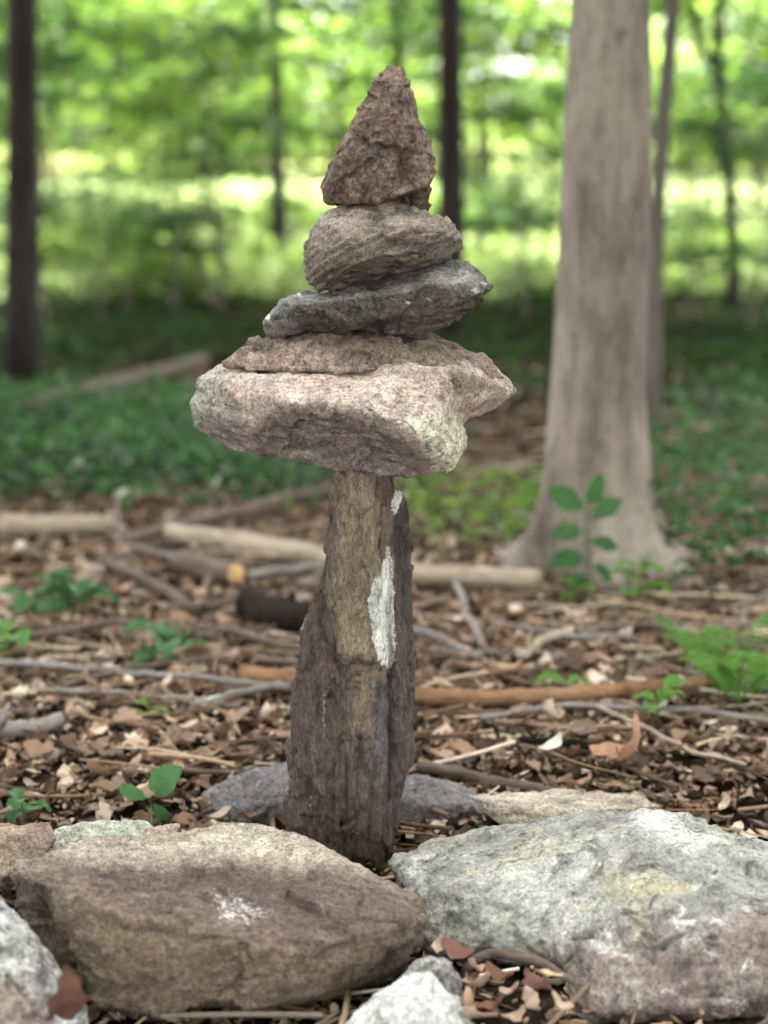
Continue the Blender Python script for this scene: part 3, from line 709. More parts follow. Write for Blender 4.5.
def rots(n, tilt=0.5, r=rng, azi=None):
    a = r.random(n) * 2 * np.pi if azi is None else azi
    t = np.abs(r.normal(0, tilt, n))
    b = r.random(n) * 2 * np.pi
    ca, sa = np.cos(a), np.sin(a)
    Rz = np.zeros((n, 3, 3)); Rz[:, 0, 0] = ca; Rz[:, 0, 1] = -sa; Rz[:, 1, 0] = sa; Rz[:, 1, 1] = ca; Rz[:, 2, 2] = 1
    ax = np.stack([np.cos(b), np.sin(b), np.zeros(n)], -1)
    K = np.zeros((n, 3, 3))
    K[:, 0, 2] = ax[:, 1]; K[:, 1, 2] = -ax[:, 0]; K[:, 2, 0] = -ax[:, 1]; K[:, 2, 1] = ax[:, 0]
    Rt = np.eye(3)[None] + np.sin(t)[:, None, None] * K + (1 - np.cos(t))[:, None, None] * (K @ K)
    return Rt @ Rz


# simple far leaf: two quads folded on the midrib, 1 long along y
LV = np.array([[0, 0, 0], [0.24, 0.35, 0.05], [0.17, 0.75, 0.03], [0, 1, -0.06], [-0.17, 0.75, 0.03], [-0.24, 0.35, 0.05]], float)
LF = np.array([[0, 1, 2, 3], [0, 3, 4, 5]])


def leaf_template(width=0.3, curl=0.2, nl=4, lobes=0.0, fold=0.15, seed=0):
    r = np.random.default_rng(seed)
    vs, fs = [], []
    for i in range(nl + 1):
        t = i / nl
        w = width * math.sin(math.pi * min(1, t * 0.93 + 0.04)) ** 0.8 * (1 + lobes * (1 if i % 2 else -1))
        z = curl * (t - 0.5) ** 2 * 4 - curl * 0.3
        for j, s in enumerate((-1, 0, 1)):
            vs.append([s * w * (1 + r.normal(0, 0.14)), t + r.normal(0, 0.02), z + abs(s) * fold * (0.5 + r.random()) + r.normal(0, 0.035)])
    for i in range(nl):
        for j in range(2):
            a = i * 3 + j
            fs.append([a, a + 1, a + 4, a + 3])
    return np.array(vs), np.array(fs)


def spray_cloud(centre, radii, n_cl, per, size, r, cl_r=0.5, flat=0.22, tilt=0.45, shell=0.0):
    """leaves gathered in flat sprays scattered through an ellipsoid"""
    u = r.normal(size=(n_cl, 3))
    u /= np.linalg.norm(u, axis=1)[:, None]
    rad = (shell + (1 - shell) * r.random(n_cl)) ** (1 / 2.2)
    c = np.asarray(centre) + u * rad[:, None] * np.asarray(radii)
    s = cl_r * (0.5 + r.random(n_cl))
    off = r.normal(size=(n_cl, per, 3)) * np.array([1, 1, flat]) * 0.55
    p = (c[:, None] + off * s[:, None, None]).reshape(-1, 3)
    n = len(p)
    return instances(LV, LF, p, rots(n, tilt, r), size * (0.6 + 0.7 * r.random(n)))


def tube(pts, radii, seg=8, jitter=0.0, r=None, cap=True, lobes=None):
    pts = np.asarray(pts, float)
    radii = np.asarray(radii, float)
    n = len(pts)
    vs, fs = [], []
    up0 = np.array([0.02, 0.01, 1.0])
    for i in range(n):
        t = pts[min(i + 1, n - 1)] - pts[max(i - 1, 0)]
        t /= np.linalg.norm(t) + 1e-9
        a = np.cross(t, up0 if abs(t[2]) < 0.9 else np.array([0, 1.0, 0]))
        a /= np.linalg.norm(a)
        b = np.cross(t, a)
        for k in range(seg):
            th = 2 * math.pi * k / seg
            rr = radii[i] * (1 + (r.normal(0, jitter) if r is not None and jitter else 0))
            vs.append(pts[i] + rr * (math.cos(th) * a + math.sin(th) * b))
    for i in range(n - 1):
        for k in range(seg):
            k2 = (k + 1) % seg
            fs.append([i * seg + k, i * seg + k2, (i + 1) * seg + k2, (i + 1) * seg + k])
    if cap:
        for i, c in ((0, pts[0]), (n - 1, pts[-1])):
            vs.append(c)
            m = len(vs) - 1
            for k in range(0, seg, 2):
                q = [i * seg + k, i * seg + (k + 1) % seg, i * seg + (k + 2) % seg]
                fs.append(q + [m] if i else q[::-1] + [m])
    return np.array(vs), np.array(fs)


def smooth_path(ctrl, n, wob=0.0, r=None):
    c = np.asarray(ctrl, float)
    d = np.concatenate([[0], np.cumsum(np.linalg.norm(np.diff(c, axis=0), axis=1))])
    t = np.linspace(0, d[-1], n)
    p = np.stack([np.interp(t, d, c[:, k]) for k in range(3)], -1)
    for _ in range(max(1, n // 8)):
        p[1:-1] = 0.25 * p[:-2] + 0.5 * p[1:-1] + 0.25 * p[2:]
    if wob and r is not None:
        for k in range(3):
            p[:, k] += wob * gnoise(np.stack([t / (d[-1] / 5), np.full(n, r.random() * 50), np.zeros(n)], -1), k) * (1 if k < 2 else 0.5)
    return p


def merge(parts):
    vs, fs, o = [], [], 0
    for v, f in parts:
        vs.append(v)
        fs.append(f + o)
        o += len(v)
    return np.concatenate(vs), np.concatenate(fs)


# ------------------------------------------------------------------ trees
def tree(name, label, base_xy, spine, radii, bark, crown=None, limbs=(), leafmat=None, group=None, seg=14, seed=0, jitter=0.02):
    """spine: list of world points; crown: list of (centre, radii, clusters, per cluster, leaf size, cluster radius)"""
    r = np.random.default_rng(seed)
    bx, by = base_xy
    loc = np.array([bx, by, tz(bx, by)])
    root = empty(name, loc, label, 'tree', group)
    n = max(10, len(spine) * 4)
    p = smooth_path(spine, n)
    d = np.linspace(0, 1, n)
    rr = np.interp(d, np.linspace(0, 1, len(radii)), radii)
    parts = [tube(p, rr, seg, jitter, r)]
    v, f = merge(parts)
    link('trunk', mesh_np('trunk', v - loc, f, True), bark, root)
    for ctrl, r0 in limbs:
        pp = smooth_path(ctrl, 12, 0.06, r)
        v, f = tube(pp, np.linspace(r0, r0 * 0.35, 12), 8, 0.03, r)
        link('limb', mesh_np('limb', v - loc, f, True), bark, root)
    if crown:
        parts = [spray_cloud(c, ra, ncl, per, size, r, clr, *(rest or ())) for c, ra, ncl, per, size, clr, *rest in crown]
        v, f = merge(parts)
        link('crown', mesh_np('crown', v - loc, f), leafmat, root)
    return root


def trunk_pts(top, bot, Yt, Yb, height, extra=()):
    """spine from a ground pixel through a pixel near the frame's top, continued upwards"""
    b = at(bot[0], bot[1], Yb)
    b[2] = min(b[2], tz(b[0], b[1])) - 0.1
    t = at(top[0], top[1], Yt)
    mids = [at(x, y, yy) for x, y, yy in extra]
    u = t - (mids[-1] if mids else b)
    u = u / u[2]
    u[:2] *= 0.5
    e = t + u * (height - t[2])
    return [b] + mids + [t, t + (e - t) * 0.5, e]


CAN = dict(per=34, size=0.34, clr=0.75)


def canopy(cx, cy, cz, rx, rz, ncl):
    return [((cx, cy, cz), (rx, rx, rz), ncl, CAN['per'], CAN['size'], CAN['clr'], 0.3, 0.35)]


# the big pale trunk on the right with flared roots
def big_tree():
    Yt = 4.04
    prof = [(-40, 572, 653), (0, 570, 653), (100, 563, 655), (200, 559, 653), (300, 553, 650), (400, 547, 647), (450, 542, 650), (500, 533, 655), (530, 527, 660), (555, 520, 664), (575, 515, 668), (600, 510, 672)]
    base = at(597, 570, Yt)
    loc = np.array([base[0], Yt, 0.0])
    root = empty('pale_barked_tree', loc, 'thick pale grey-tan trunk with flared roots, right of the stone stack', 'tree')
    zs, cs, rs = [], [], []
    for y, a, b in prof:
        A, B = at(a, y, Yt), at(b, y, Yt)
        zs.append(A[2]); cs.append((A[0] + B[0]) / 2); rs.append((B[0] - A[0]) / 2)
    zs, cs, rs = map(np.array, (zs[::-1], cs[::-1], rs[::-1]))
    zz = np.concatenate([np.linspace(-0.12, 0.7, 46), np.linspace(0.74, 1.9, 30), np.linspace(2.2, 9.5, 20)])
    seg = 72
    th = np.linspace(0, 2 * np.pi, seg, endpoint=False)
    roots = [(-2.7, 0.25, 0.26), (-0.75, 0.27, 0.25), (-1.55, 0.18, 0.32), (0.15, 0.22, 0.34), (1.3, 0.2, 0.4), (2.4, 0.2, 0.35)]
    V = []
    for z in zz:
        c = np.interp(z, zs, cs); r0 = np.interp(z, zs, rs) * 0.94
        if z > zs[-1]:
            c = cs[-1] + (z - zs[-1]) * 0.035; r0 = rs[-1] * (1 - 0.06 * (z - zs[-1]))
        r0 = min(r0, 0.128) if z < 0.4 else r0
        rr = np.full(seg, r0)
        for a, amp, wd in roots:
            dth = (th - a + np.pi) % (2 * np.pi) - np.pi
            fl = np.exp(-max(z + 0.02, 0) / 0.085) * amp + 0.020 * np.exp(-max(z, 0) / 0.4) - 0.006
            rr += fl * np.exp(-(dth / wd) ** 2)
        q = np.stack([np.cos(th) * 2.0, np.sin(th) * 2.0, np.full(seg, z * 1.2)], -1)
        rr *= 1 + 0.035 * fbm(q, 3, 5) + 0.022 * fbm(q * np.array([4, 4, 1.0]), 3, 8) + 0.02 * fbm(q * np.array([1.5, 1.5, 4.0]), 2, 9)
        V.append(np.stack([c + rr * np.cos(th), Yt + rr * np.sin(th), np.full(seg, z)], -1))
    V = np.concatenate(V) - loc
    i = np.arange(len(zz) - 1)[:, None] * seg
    k = np.arange(seg)[None]
    Fq = np.stack([i + k, i + (k + 1) % seg, i + seg + (k + 1) % seg, i + seg + k], -1).reshape(-1, 4)
    link('trunk', mesh_np('trunk', V, Fq, True), M['bark_pale'], root)
    r = np.random.default_rng(5)
    top = np.array([cs[-1] + 0.27, Yt, 8.8])
    for k in range(6):
        a = k * 1.05 + 0.3
        e = top + np.array([math.cos(a) * 3.6, math.sin(a) * 3.0 + 2.6, 1.8])
        v, f = tube(smooth_path([top - (0, 0, 0.8), (top + e) / 2 + (0, 0, 0.5), e], 12, 0.1, r), np.linspace(0.07, 0.02, 12), 8)
        link('limb', mesh_np('limb', v - loc, f, True), M['bark_pale'], root)
    v, f = merge([spray_cloud(c, ra, n_, per, size, r, clr, *rest) for c, ra, n_, per, size, clr, *rest in canopy(top[0] - 0.3, Yt + 5.0, 10.4, 4.9, 1.9, 430)])
    link('crown', mesh_np('crown', v - loc, f), M['leaf_canopy'], root)


big_tree()

# standing trunks named from the photo
def mid_tree(name, label, top, bot, Y, w, height, bark, crown_r, ncl, extra=(), limbs=(), Yb=None, seed=1, cshift=(0, 1.0)):
    Yb = Yb or Y
    sp = trunk_pts(top, bot, Y, Yb, height, extra)
    e = sp[-1]
    lim = list(limbs)
    for k in range(4):
        a = k * 1.6 + seed
        q = e + np.array([math.cos(a) * crown_r * 0.6, math.sin(a) * crown_r * 0.6, 1.3])
        lim.append(([e - (0, 0, 0.9), (e + q) / 2 + (0, 0, 0.3), q], w * 0.3))
    return tree(name, label, (sp[0][0], sp[0][1]), sp, [w * 0.62, w * 0.5, w * 0.48, w * 0.42, w * 0.3], bark,
                canopy(e[0] + cshift[0], e[1] + cshift[1], height + 0.9, crown_r, 1.8, ncl), lim, M['leaf_canopy'], seed=seed)


mid_tree('dark_tree', 'dark straight trunk near the left edge of the photo', (23, 0), (21, 378), 9.3, 0.165, 8.2, M['bark_dark'], 5.2, 420, seed=2)
mid_tree('dark_tree', 'dark trunk rising directly behind the top stones of the stack', (450, 0), (452, 330), 14.0, 0.205, 8.5, M['bark_dark'], 5.6, 460, seed=3)
mid_tree('slender_tree', 'slender grey-brown sinuous trunk close to the right side of the thick pale trunk', (675, 0), (652, 432), 6.95, 0.062, 7.6, M['bark_grey'], 4.2, 240, [(655, 330, 6.95), (652, 270, 6.95), (662, 120, 6.95)], seed=4)
fy = 17.0
mid_tree('forked_tree', 'dark thin trunk with a low fork at the upper right', (722, -10), (735, 318), fy, 0.12, 8.4, M['bark_dark'], 4.2, 270, [(733, 220, fy), (722, 120, fy), (714, 60, fy)],
         limbs=[([at(714, 66, fy), at(700, 42, fy), at(694, 10, fy), at(686, -90, fy)], 0.055), ([at(727, 175, fy), at(742, 150, fy - 0.3), at(770, 140, fy - 0.6)], 0.02)], seed=5)
mid_tree('thin_far_tree', 'thin dark trunk in the bright clearing left of the stack top', (275, 0), (279, 262), 21.5, 0.17, 9.5, M['bark_dark'], 1.6, 22, seed=6)
mid_tree('thin_far_tree', 'thin trunk glimpsed at the top edge above the triangular stone', (396, -5), (398, 262), 20.0, 0.135, 9.0, M['bark_dark'], 1.6, 22, seed=7)
mid_tree('thin_far_tree', 'thin greyish trunk between the stack and the thick pale trunk', (482, 20), (480, 262), 21.0, 0.10, 9.0, M['bark_grey'], 1.6, 22, limbs=[([at(480, 235, 21), at(505, 205, 21), at(535, 165, 21)], 0.04)], seed=8)

# overhead trees just outside the frame, whose crowns shade the glade
for k, (x, y, h_, cr) in enumerate([(-7.2, 13.0, 8.0, 5.6), (-6.9, 17.0, 8.4, 4.2), (8.0, 10.5, 8.2, 5.6), (7.6, 17.0, 8.4, 4.2), (-6.2, 8.0, 8.2, 4.6), (6.4, 6.5, 8.4, 4.4)]):
    b = np.array([x, y, tz(x, y) - 0.1])
    e = b + np.array([0.3, 0.2, h_])
    lim = [([e - (0, 0, 1), e + (math.cos(a) * 1.8, math.sin(a) * 1.8, 0.5), e + (math.cos(a) * 3.4, math.sin(a) * 3.4, 1.2)], 0.06) for a in (0.4, 1.9, 3.5, 5.1)]
    tree('shade_tree', 'tall tree of the glade whose crown shades the stones from above', (x, y), [b, (b + e) / 2, e], [0.17, 0.13, 0.09], M['bark_dark'],
         canopy(e[0], e[1] + 0.6, h_ + 0.9, cr, 1.8, int(13 * cr * cr)), lim, M['leaf_canopy'], 'trees shading the glade', seed=60 + k)

# trees at the photographer's back and sides close the glade, so light comes down from the gap overhead
for k, (x, y, h_, cr, cz, rz) in enumerate([(-5.2, -3.2, 8.5, 3.8, 5.8, 5.2), (0.2, -5.2, 9.0, 4.0, 6.0, 5.4), (5.2, -3.2, 8.5, 3.8, 5.8, 5.2), (-7.4, 1.2, 6.5, 3.2, 4.4, 3.6), (7.6, 1.4, 6.5, 3.2, 4.4, 3.6), (-9.5, 5.0, 6.5, 3.2, 4.4, 3.6), (10, 6.0, 6.5, 3.2, 4.4, 3.6)]):
    b = np.array([x, y, tz(x, y) - 0.1])
    e = b + np.array([0.2, 0.2, h_])
    tree('back_tree', 'bushy tree standing outside the picture around the glade', (x, y), [b, (b + e) / 2, e], [0.12, 0.09, 0.05], M['bark_dark'],
         [((x, y, cz), (cr, cr, rz), 300, 30, 0.32, 0.7, 0.3, 0.6)], (), M['leaf_canopy'], 'trees around the glade', seed=160 + k)

# understorey trees with bright leaves
def leafy(name, label, x, y, ztop, zbot, rad, ncl, per, size, mat, seed, group=None, w=0.06, bough=0.62):
    g0 = tz(x, y)
    b = np.array([x, y, g0 - 0.1])
    r = np.random.default_rng(seed)
    e = b + np.array([r.normal(0, 0.3), r.normal(0, 0.3), ztop * 0.9])
    c = np.array([e[0], e[1], g0 + (ztop + zbot) / 2])
    lim = []
    for k in range(5):
        a = r.random() * 6.28
        s = b + (e - b) * (0.35 + 0.12 * k)
        lim.append(([s, s + (math.cos(a) * rad * 0.45, math.sin(a) * rad * 0.45, 0.25), s + (math.cos(a) * rad * 0.85, math.sin(a) * rad * 0.85, 0.35)], w * 0.4))
    return tree(name, label, (x, y), [b, (b + e) / 2 + (r.normal(0, 0.08), 0, 0), e], [w, w * 0.7, w * 0.3], M['bark_grey'],
                [(c, (rad, rad, (ztop - zbot) / 2), max(4, ncl // 3), per * 3, size, bough, 0.15, 0.45)], lim, mat, group, 8, seed)


r0 = np.random.default_rng(77)
k = 0
G1 = 'young leafy trees along the sunlit edge of the clearing'
for y in (24.5, 27, 29, 31, 40.5, 43):
    half = 0.236 * y + 3.2
    nx = int(2 * half / 2.5) + 1
    for j in range(nx):
        x = -half + (j + 0.5) * 2 * half / nx + r0.normal(0, 0.6)
        yy = y + r0.normal(0, 0.6)
        if r0.random() < 0.18:
            continue
        zb = (0.9 if y < 30 else 0.2) + r0.random() * 0.8
        leafy('young_leafy_tree', 'young leafy green tree among the sunlit foliage at the far edge of the clearing', x, yy, zb + 2.8 + r0.random() * 2.4, zb, 1.2 + r0.random() * 0.8, 40, 46, 0.19 if y < 30 else 0.2,
              M[('leaf_yellow', 'leaf_sun', 'leaf_sun', 'leaf_mid', 'leaf_mid')[r0.integers(0, 5)]], 200 + k, G1, 0.035, 0.85)
        k += 1
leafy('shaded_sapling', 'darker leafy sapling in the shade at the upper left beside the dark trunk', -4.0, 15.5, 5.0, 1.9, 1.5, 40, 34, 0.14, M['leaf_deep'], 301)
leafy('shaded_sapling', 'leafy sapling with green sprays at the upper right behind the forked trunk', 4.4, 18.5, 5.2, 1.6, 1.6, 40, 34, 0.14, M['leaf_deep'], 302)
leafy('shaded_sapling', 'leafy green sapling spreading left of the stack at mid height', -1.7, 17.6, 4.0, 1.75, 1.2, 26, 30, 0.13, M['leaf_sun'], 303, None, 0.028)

# far wood
r1 = np.random.default_rng(5)
parts = []
for x in np.arange(-34, 34.1, 2.6):
    for row, y in enumerate((48.0, 53.0)):
        if r1.random() < 0.22:
            continue
        g0 = tz(x, y)
        parts.append(spray_cloud((x + r1.normal(0, 0.8), y + r1.normal(0, 1), g0 + 4.2 + 1.5 * row), (2.2, 1.6, 4.4 + row), 60, 40, 0.36, r1, 0.9, 0.3, 0.6))
        parts.append(spray_cloud((x + r1.normal(0, 0.8), y - 1.5 + r1.normal(0, 1), g0 + 1.1), (1.9, 1.2, 1.4), 26, 36, 0.3, r1, 0.8, 0.3, 0.6))
v, f = merge(parts)
tag(link('distant_wood', mesh_np('distant_wood', v, f), M['leaf_sun']), 'bright green mass of sunlit woodland closing the far side of the clearing', 'woodland', kind='stuff')

G2 = 'sunlit shrubs in the clearing'
r2_ = np.random.default_rng(123)
for k in range(44):
    y = 18.6 + 8.5 * r2_.random()
    x = (r2_.random() * 2 - 1) * (0.236 * y + 1.4)
    h_ = (0.35 + 0.6 * r2_.random()) * (1.0 if k < 26 else 1.7)
    leafy('sunlit_shrub', 'low bright yellow-green shrub in the sunlit clearing', x, y, h_, 0.05, 0.6 + 0.5 * r2_.random(), 18, 30, 0.13, [M['grass_far'], M['leaf_yellow'], M['leaf_sun']][k % 3], 700 + k, G2, 0.012)
G3 = 'nearer leafy saplings before the clearing'
for k, (px, y, z0, z1) in enumerate([(110, 18.6, 2.0, 4.0), (290, 19, 2.2, 4.4), (620, 19, 1.8, 4.2), (60, 19.5, 1.7, 4.2), (150, 21, 1.6, 3.8), (220, 20.0, 1.45, 3.6), (330, 22, 1.7, 4.6), (395, 20.5, 1.9, 4.4), (500, 21, 1.7, 4.4), (545, 19.5, 1.2, 3.6), (700, 21, 1.5, 4.4), (770, 19.5, 1.4, 4.0), (-10, 21.5, 1.4, 4.4)]):
    p_ = at(px, 100, y)
    leafy('nearer_sapling', 'leafy sapling hanging bright sprays in front of the sunlit clearing', p_[0], y, z1, z0, 0.95, 24, 36, 0.14, M[('leaf_sun', 'leaf_mid')[k % 2]], 800 + k, G3, 0.025, 0.7)

G4 = 'shaded boughs and saplings under the canopy'
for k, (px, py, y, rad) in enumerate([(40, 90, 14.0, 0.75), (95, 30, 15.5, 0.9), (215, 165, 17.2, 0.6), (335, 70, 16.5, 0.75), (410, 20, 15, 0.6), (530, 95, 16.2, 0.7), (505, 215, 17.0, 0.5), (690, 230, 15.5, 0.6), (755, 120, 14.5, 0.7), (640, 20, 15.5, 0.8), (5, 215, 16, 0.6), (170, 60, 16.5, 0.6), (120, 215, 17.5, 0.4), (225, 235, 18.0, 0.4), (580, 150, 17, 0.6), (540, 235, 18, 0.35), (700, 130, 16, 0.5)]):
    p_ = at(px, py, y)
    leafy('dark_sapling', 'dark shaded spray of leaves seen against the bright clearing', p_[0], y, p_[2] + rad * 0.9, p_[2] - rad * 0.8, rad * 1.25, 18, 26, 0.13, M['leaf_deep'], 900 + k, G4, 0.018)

# undergrowth in the sun and low weeds in the shade
def weeds(name, label, n, xr, yr, size, hgt, mat, seed, dens=None, tilt=0.6, cl=14, spread=0.16, kind='stuff'):
    r = np.random.default_rng(seed)
    y = yr[0] + (yr[1] - yr[0]) * r.random(n)
    half = 0.236 * y + 0.8 + (1.6 if yr[0] > 8 else 0)
    x = np.where(True, xr[0] * half + (xr[1] - xr[0]) * half * r.random(n), 0)
    keep = np.ones(n, bool)
    if dens is not None:
        keep = dens(x, y, r)
    x, y = x[keep], y[keep]
    n = len(x)
    hh = hgt * (0.4 + 0.9 * r.random(n))
    p = np.stack([x, y, terrain(x, y)], -1)
    off = r.normal(size=(n, cl, 3)) * np.array([spread, spread, 0])
    off[:, :, 2] = hh[:, None] * r.random((n, cl))
    q = (p[:, None] + off).reshape(-1, 3)
    v, f = instances(LV, LF, q, rots(len(q), tilt, r), size * (0.55 + 0.8 * r.random(len(q))))
    o = link(name, mesh_np(name, v, f), mat)
    return tag(o, label, 'plants', kind=kind)


def clump(scale, thr, seed):
    def d(x, y, r):
        return fbm(np.stack([x * scale, y * scale, np.zeros(len(x))], -1), 3, seed) + 0.25 * r.normal(size=len(x)) > thr
    return d


weeds('sunlit_undergrowth', 'pale yellow-green undergrowth lit by the sun across the clearing', 8500, (-1, 1), (18.0, 44), 0.17, 0.36, M['grass_far'], 401, clump(0.35, -0.22, 3))
weeds('shaded_weeds', 'low weeds with shade-darkened green leaves scattered over the shaded forest floor', 2100, (-1, 1), (8.2, 18.5), 0.085, 0.085, M['leaf_shade_toned'], 402, clump(0.5, 0.02, 4))
weeds('ground_cover', 'dense dark green ground cover in a band left of the pillar behind the logs', 900, (-1.0, 0.02), (4.9, 8.4), 0.07, 0.17, M['leaf_cover'], 403, lambda x, y, r: clump(1.0, -0.35, 6)(x, y, r) & (np.abs(y - 6.4) < 0.55 + 1.1 * r.random(len(x)) ** 1.0), spread=0.13)
weeds('lime_weeds', 'yellow-green weeds on the ground between the pillar and the thick pale trunk', 52, (0.04, 0.36), (4.4, 5.5), 0.06, 0.07, M['leaf_lime'], 404, None, spread=0.09)
weeds('mixed_weeds', 'green weeds around and behind the foot of the thick pale trunk', 300, (0.4, 1.0), (4.5, 8.5), 0.06, 0.16, M['leaf_cover'], 405, clump(1.1, 0.05, 8), spread=0.10)


# ------------------------------------------------------------------ leaf litter
def litter():
    r = np.random.default_rng(99)
    parts = []
    zones = [(1.3, 2.2, 1500), (2.2, 3.4, 6800), (3.4, 5.6, 8200), (5.6, 10.5, 5200)]
    temps = [leaf_template(0.24, 0.22, 4, 0.12, 0.18, s) for s in range(3)] + [leaf_template(0.32, -0.25, 4, 0.3, 0.12, s + 5) for s in range(3)] + [leaf_template(0.14, 0.1, 3, 0.0, 0.1, 9)]
    for a, b, n in zones:
        y = a + (b - a) * r.random(n)
        x = (r.random(n) * 2 - 1) * (0.236 * y + 0.45)
        z = terrain(x, y) + 0.003 + 0.016 * r.random(n) ** 2
        which = r.integers(0, len(temps), n)
        for k, (tv, tf) in enumerate(temps):
            m = which == k
            c = int(m.sum())
            tv = tv - np.array([0, 0.5, 0])
            parts.append(instances(tv, tf, np.stack([x, y, z], -1)[m], rots(c, 0.5, r), 0.013 + 0.040 * r.random(c) ** 2.0))
    for a, b, n in ((1.3, 2.3, 2500), (2.3, 4.0, 7500)):
        y = a + (b - a) * r.random(n)
        x = (r.random(n) * 2 - 1) * (0.236 * y + 0.45)
        tv, tf = temps[6]
        tv2 = np.concatenate([tv, tv[-1:] , tv[-1:], tv[-1:]]) if False else tv
        parts.append(instances(tv2 - np.array([0, 0.5, 0]), tf, np.stack([x, y, terrain(x, y) + 0.006 + 0.012 * r.random(n)], -1), rots(n, 0.5, r), np.stack([0.03 * r.random(n) + 0.02, 0.008 + 0.022 * r.random(n), np.full(n, 0.02)], -1)))
    big = [leaf_template(0.27 + 0.05 * s, 0.12, 7, 0.05 + 0.1 * (s % 2), 0.10, s + 40) for s in range(4)]
    for a, b, n in ((2.3, 3.4, 170), (3.4, 6.0, 420)):
        y = a + (b - a) * r.random(n)
        x = (r.random(n) * 2 - 1) * (0.236 * y + 0.45)
        w_ = r.integers(0, 4, n)
        for k, (tv, tf) in enumerate(big):
            m = w_ == k
            c = int(m.sum())
            parts.append(instances(tv - np.array([0, 0.5, 0]), tf, np.stack([x, y, terrain(x, y) + 0.014 + 0.014 * r.random(n)], -1)[m], rots(c, 0.4, r), 0.034 + 0.036 * r.random(c)))
    for k in range(260):
        y = 2.3 + 4.5 * r.random()
        x = (r.random() * 2 - 1) * (0.236 * y + 0.4)
        L = 0.14 + 0.3 * r.random()
        a = r.normal(0, 0.6)
        d = np.array([math.cos(a), math.sin(a), r.normal(0, 0.05)]) * L
        p = np.array([x, y, tz(x, y) + 0.022])
        parts.append(tube(smooth_path([p, p + d * 0.3 + r.normal(0, 0.015, 3) * (1, 1, 0.3), p + d * 0.65 + r.normal(0, 0.015, 3) * (1, 1, 0.3), p + d], 8), np.linspace(1, 0.5, 8) * (0.0018 + 0.0035 * r.random()), 5, cap=False))
    for k in range(900):
        y = 1.4 + 6 * r.random()
        x = (r.random() * 2 - 1) * (0.236 * y + 0.4)
        L = 0.05 + 0.16 * r.random()
        a = r.normal(0, 0.7)
        d = np.array([math.cos(a), math.sin(a), r.normal(0, 0.08)]) * L
        p = np.array([x, y, tz(x, y) + 0.02])
        parts.append(tube(smooth_path([p, p + d * 0.5 + r.normal(0, 0.006, 3), p + d], 5), np.full(5, 0.0015 + 0.003 * r.random()), 5, cap=False))
    v, f = merge(parts)
    tag(link('leaf_litter', mesh_np('leaf_litter', v, f, True), M['litter']), 'brown dead leaves and twig scraps covering the forest floor', 'leaf litter', kind='stuff')


litter()


# ------------------------------------------------------------------ logs and sticks
def stick(name, label, px, thick_px, mat, lift=0.0, bury=0.1, cat='stick', seg=10, wob=0.01, taper=(1, 0.85), seed=0, zs=None, child=None):
    """px: list of ground pixels; thick_px: diameter in pixels at the middle"""
    r = np.random.default_rng(seed + 500)
    pts = [gr(x, y, zs[i] if zs else 0.0) for i, (x, y) in enumerate(px)]
    Ym = np.mean([p[1] for p in pts])
    rad = thick_px * Ym / F / 2
    for p in pts:
        p[2] += rad * (1 - bury) + lift + 0.012 + tz(p[0], p[1])
    n = 44
    sp = smooth_path(pts, n, wob, r)
    prof = np.linspace(taper[0], taper[1], n) * (1 + 0.10 * fbm(np.stack([np.linspace(0, 5, n), np.full(n, seed * 3.1), np.zeros(n)], -1), 2, seed))
    ax = sp[-1] - sp[0]
    yaw = math.atan2(ax[1], ax[0])
    base = np.array([sp[:, 0].mean(), sp[:, 1].mean(), sp[:, 2].min() - rad])
    v, f = tube(sp, rad * prof, max(seg, 14), 0.0, r)
    ctr = np.concatenate([np.repeat(sp, max(seg, 14), 0), sp[[0, -1]]])
    qd = (v - ctr)
    v = ctr + qd * (1 + 0.22 * fbm(v / (rad * 2.2), 3, seed + 9) + 0.12 * fbm(v / (rad * 0.6), 2, seed + 19))[:, None]
    stubs = []
    for q_ in range(int(r.integers(1, 4))):
        i_ = int(r.integers(4, n - 4))
        a_ = r.random() * 2.4 + 0.3
        d_ = np.array([0.5 * (sp[i_ + 1] - sp[i_])[0] / np.linalg.norm(sp[i_ + 1] - sp[i_]), math.cos(a_) * 0.6, 0.35 + 0.4 * math.sin(a_)])
        L_ = min(0.06, rad * (1.5 + 4 * r.random()))
        stubs.append(tube(smooth_path([sp[i_], sp[i_] + d_ * L_ * 0.5, sp[i_] + d_ * L_ + r.normal(0, rad * 0.3, 3)], 6), np.linspace(0.45, 0.2, 6) * rad, 7, 0.08, r))
    v, f = merge([(v, f)] + stubs)
    c, s_ = math.cos(-yaw), math.sin(-yaw)
    Rm = np.array([[c, -s_, 0], [s_, c, 0], [0, 0, 1]])
    o = link(name, mesh_np(name, (v - base) @ Rm.T, f, True), mat, None, base)
    o.rotation_euler = (0, 0, yaw)
    tag(o, label, cat)
    if child:
        ch_name, ch_mat, end = child
        e, e2 = (sp[-1], sp[-2]) if end else (sp[0], sp[1])
        d = (e - e2) / np.linalg.norm(e - e2)
        v, f = tube([e - d * 0.002, e + d * 0.002, e + d * 0.003], np.array([1.0, 1.0, 0.93]) * rad * prof[-1 if end else 0] * 0.99, 16)
        link(ch_name, mesh_np(ch_name, (v - base) @ Rm.T, f, False), ch_mat, o)
    return o


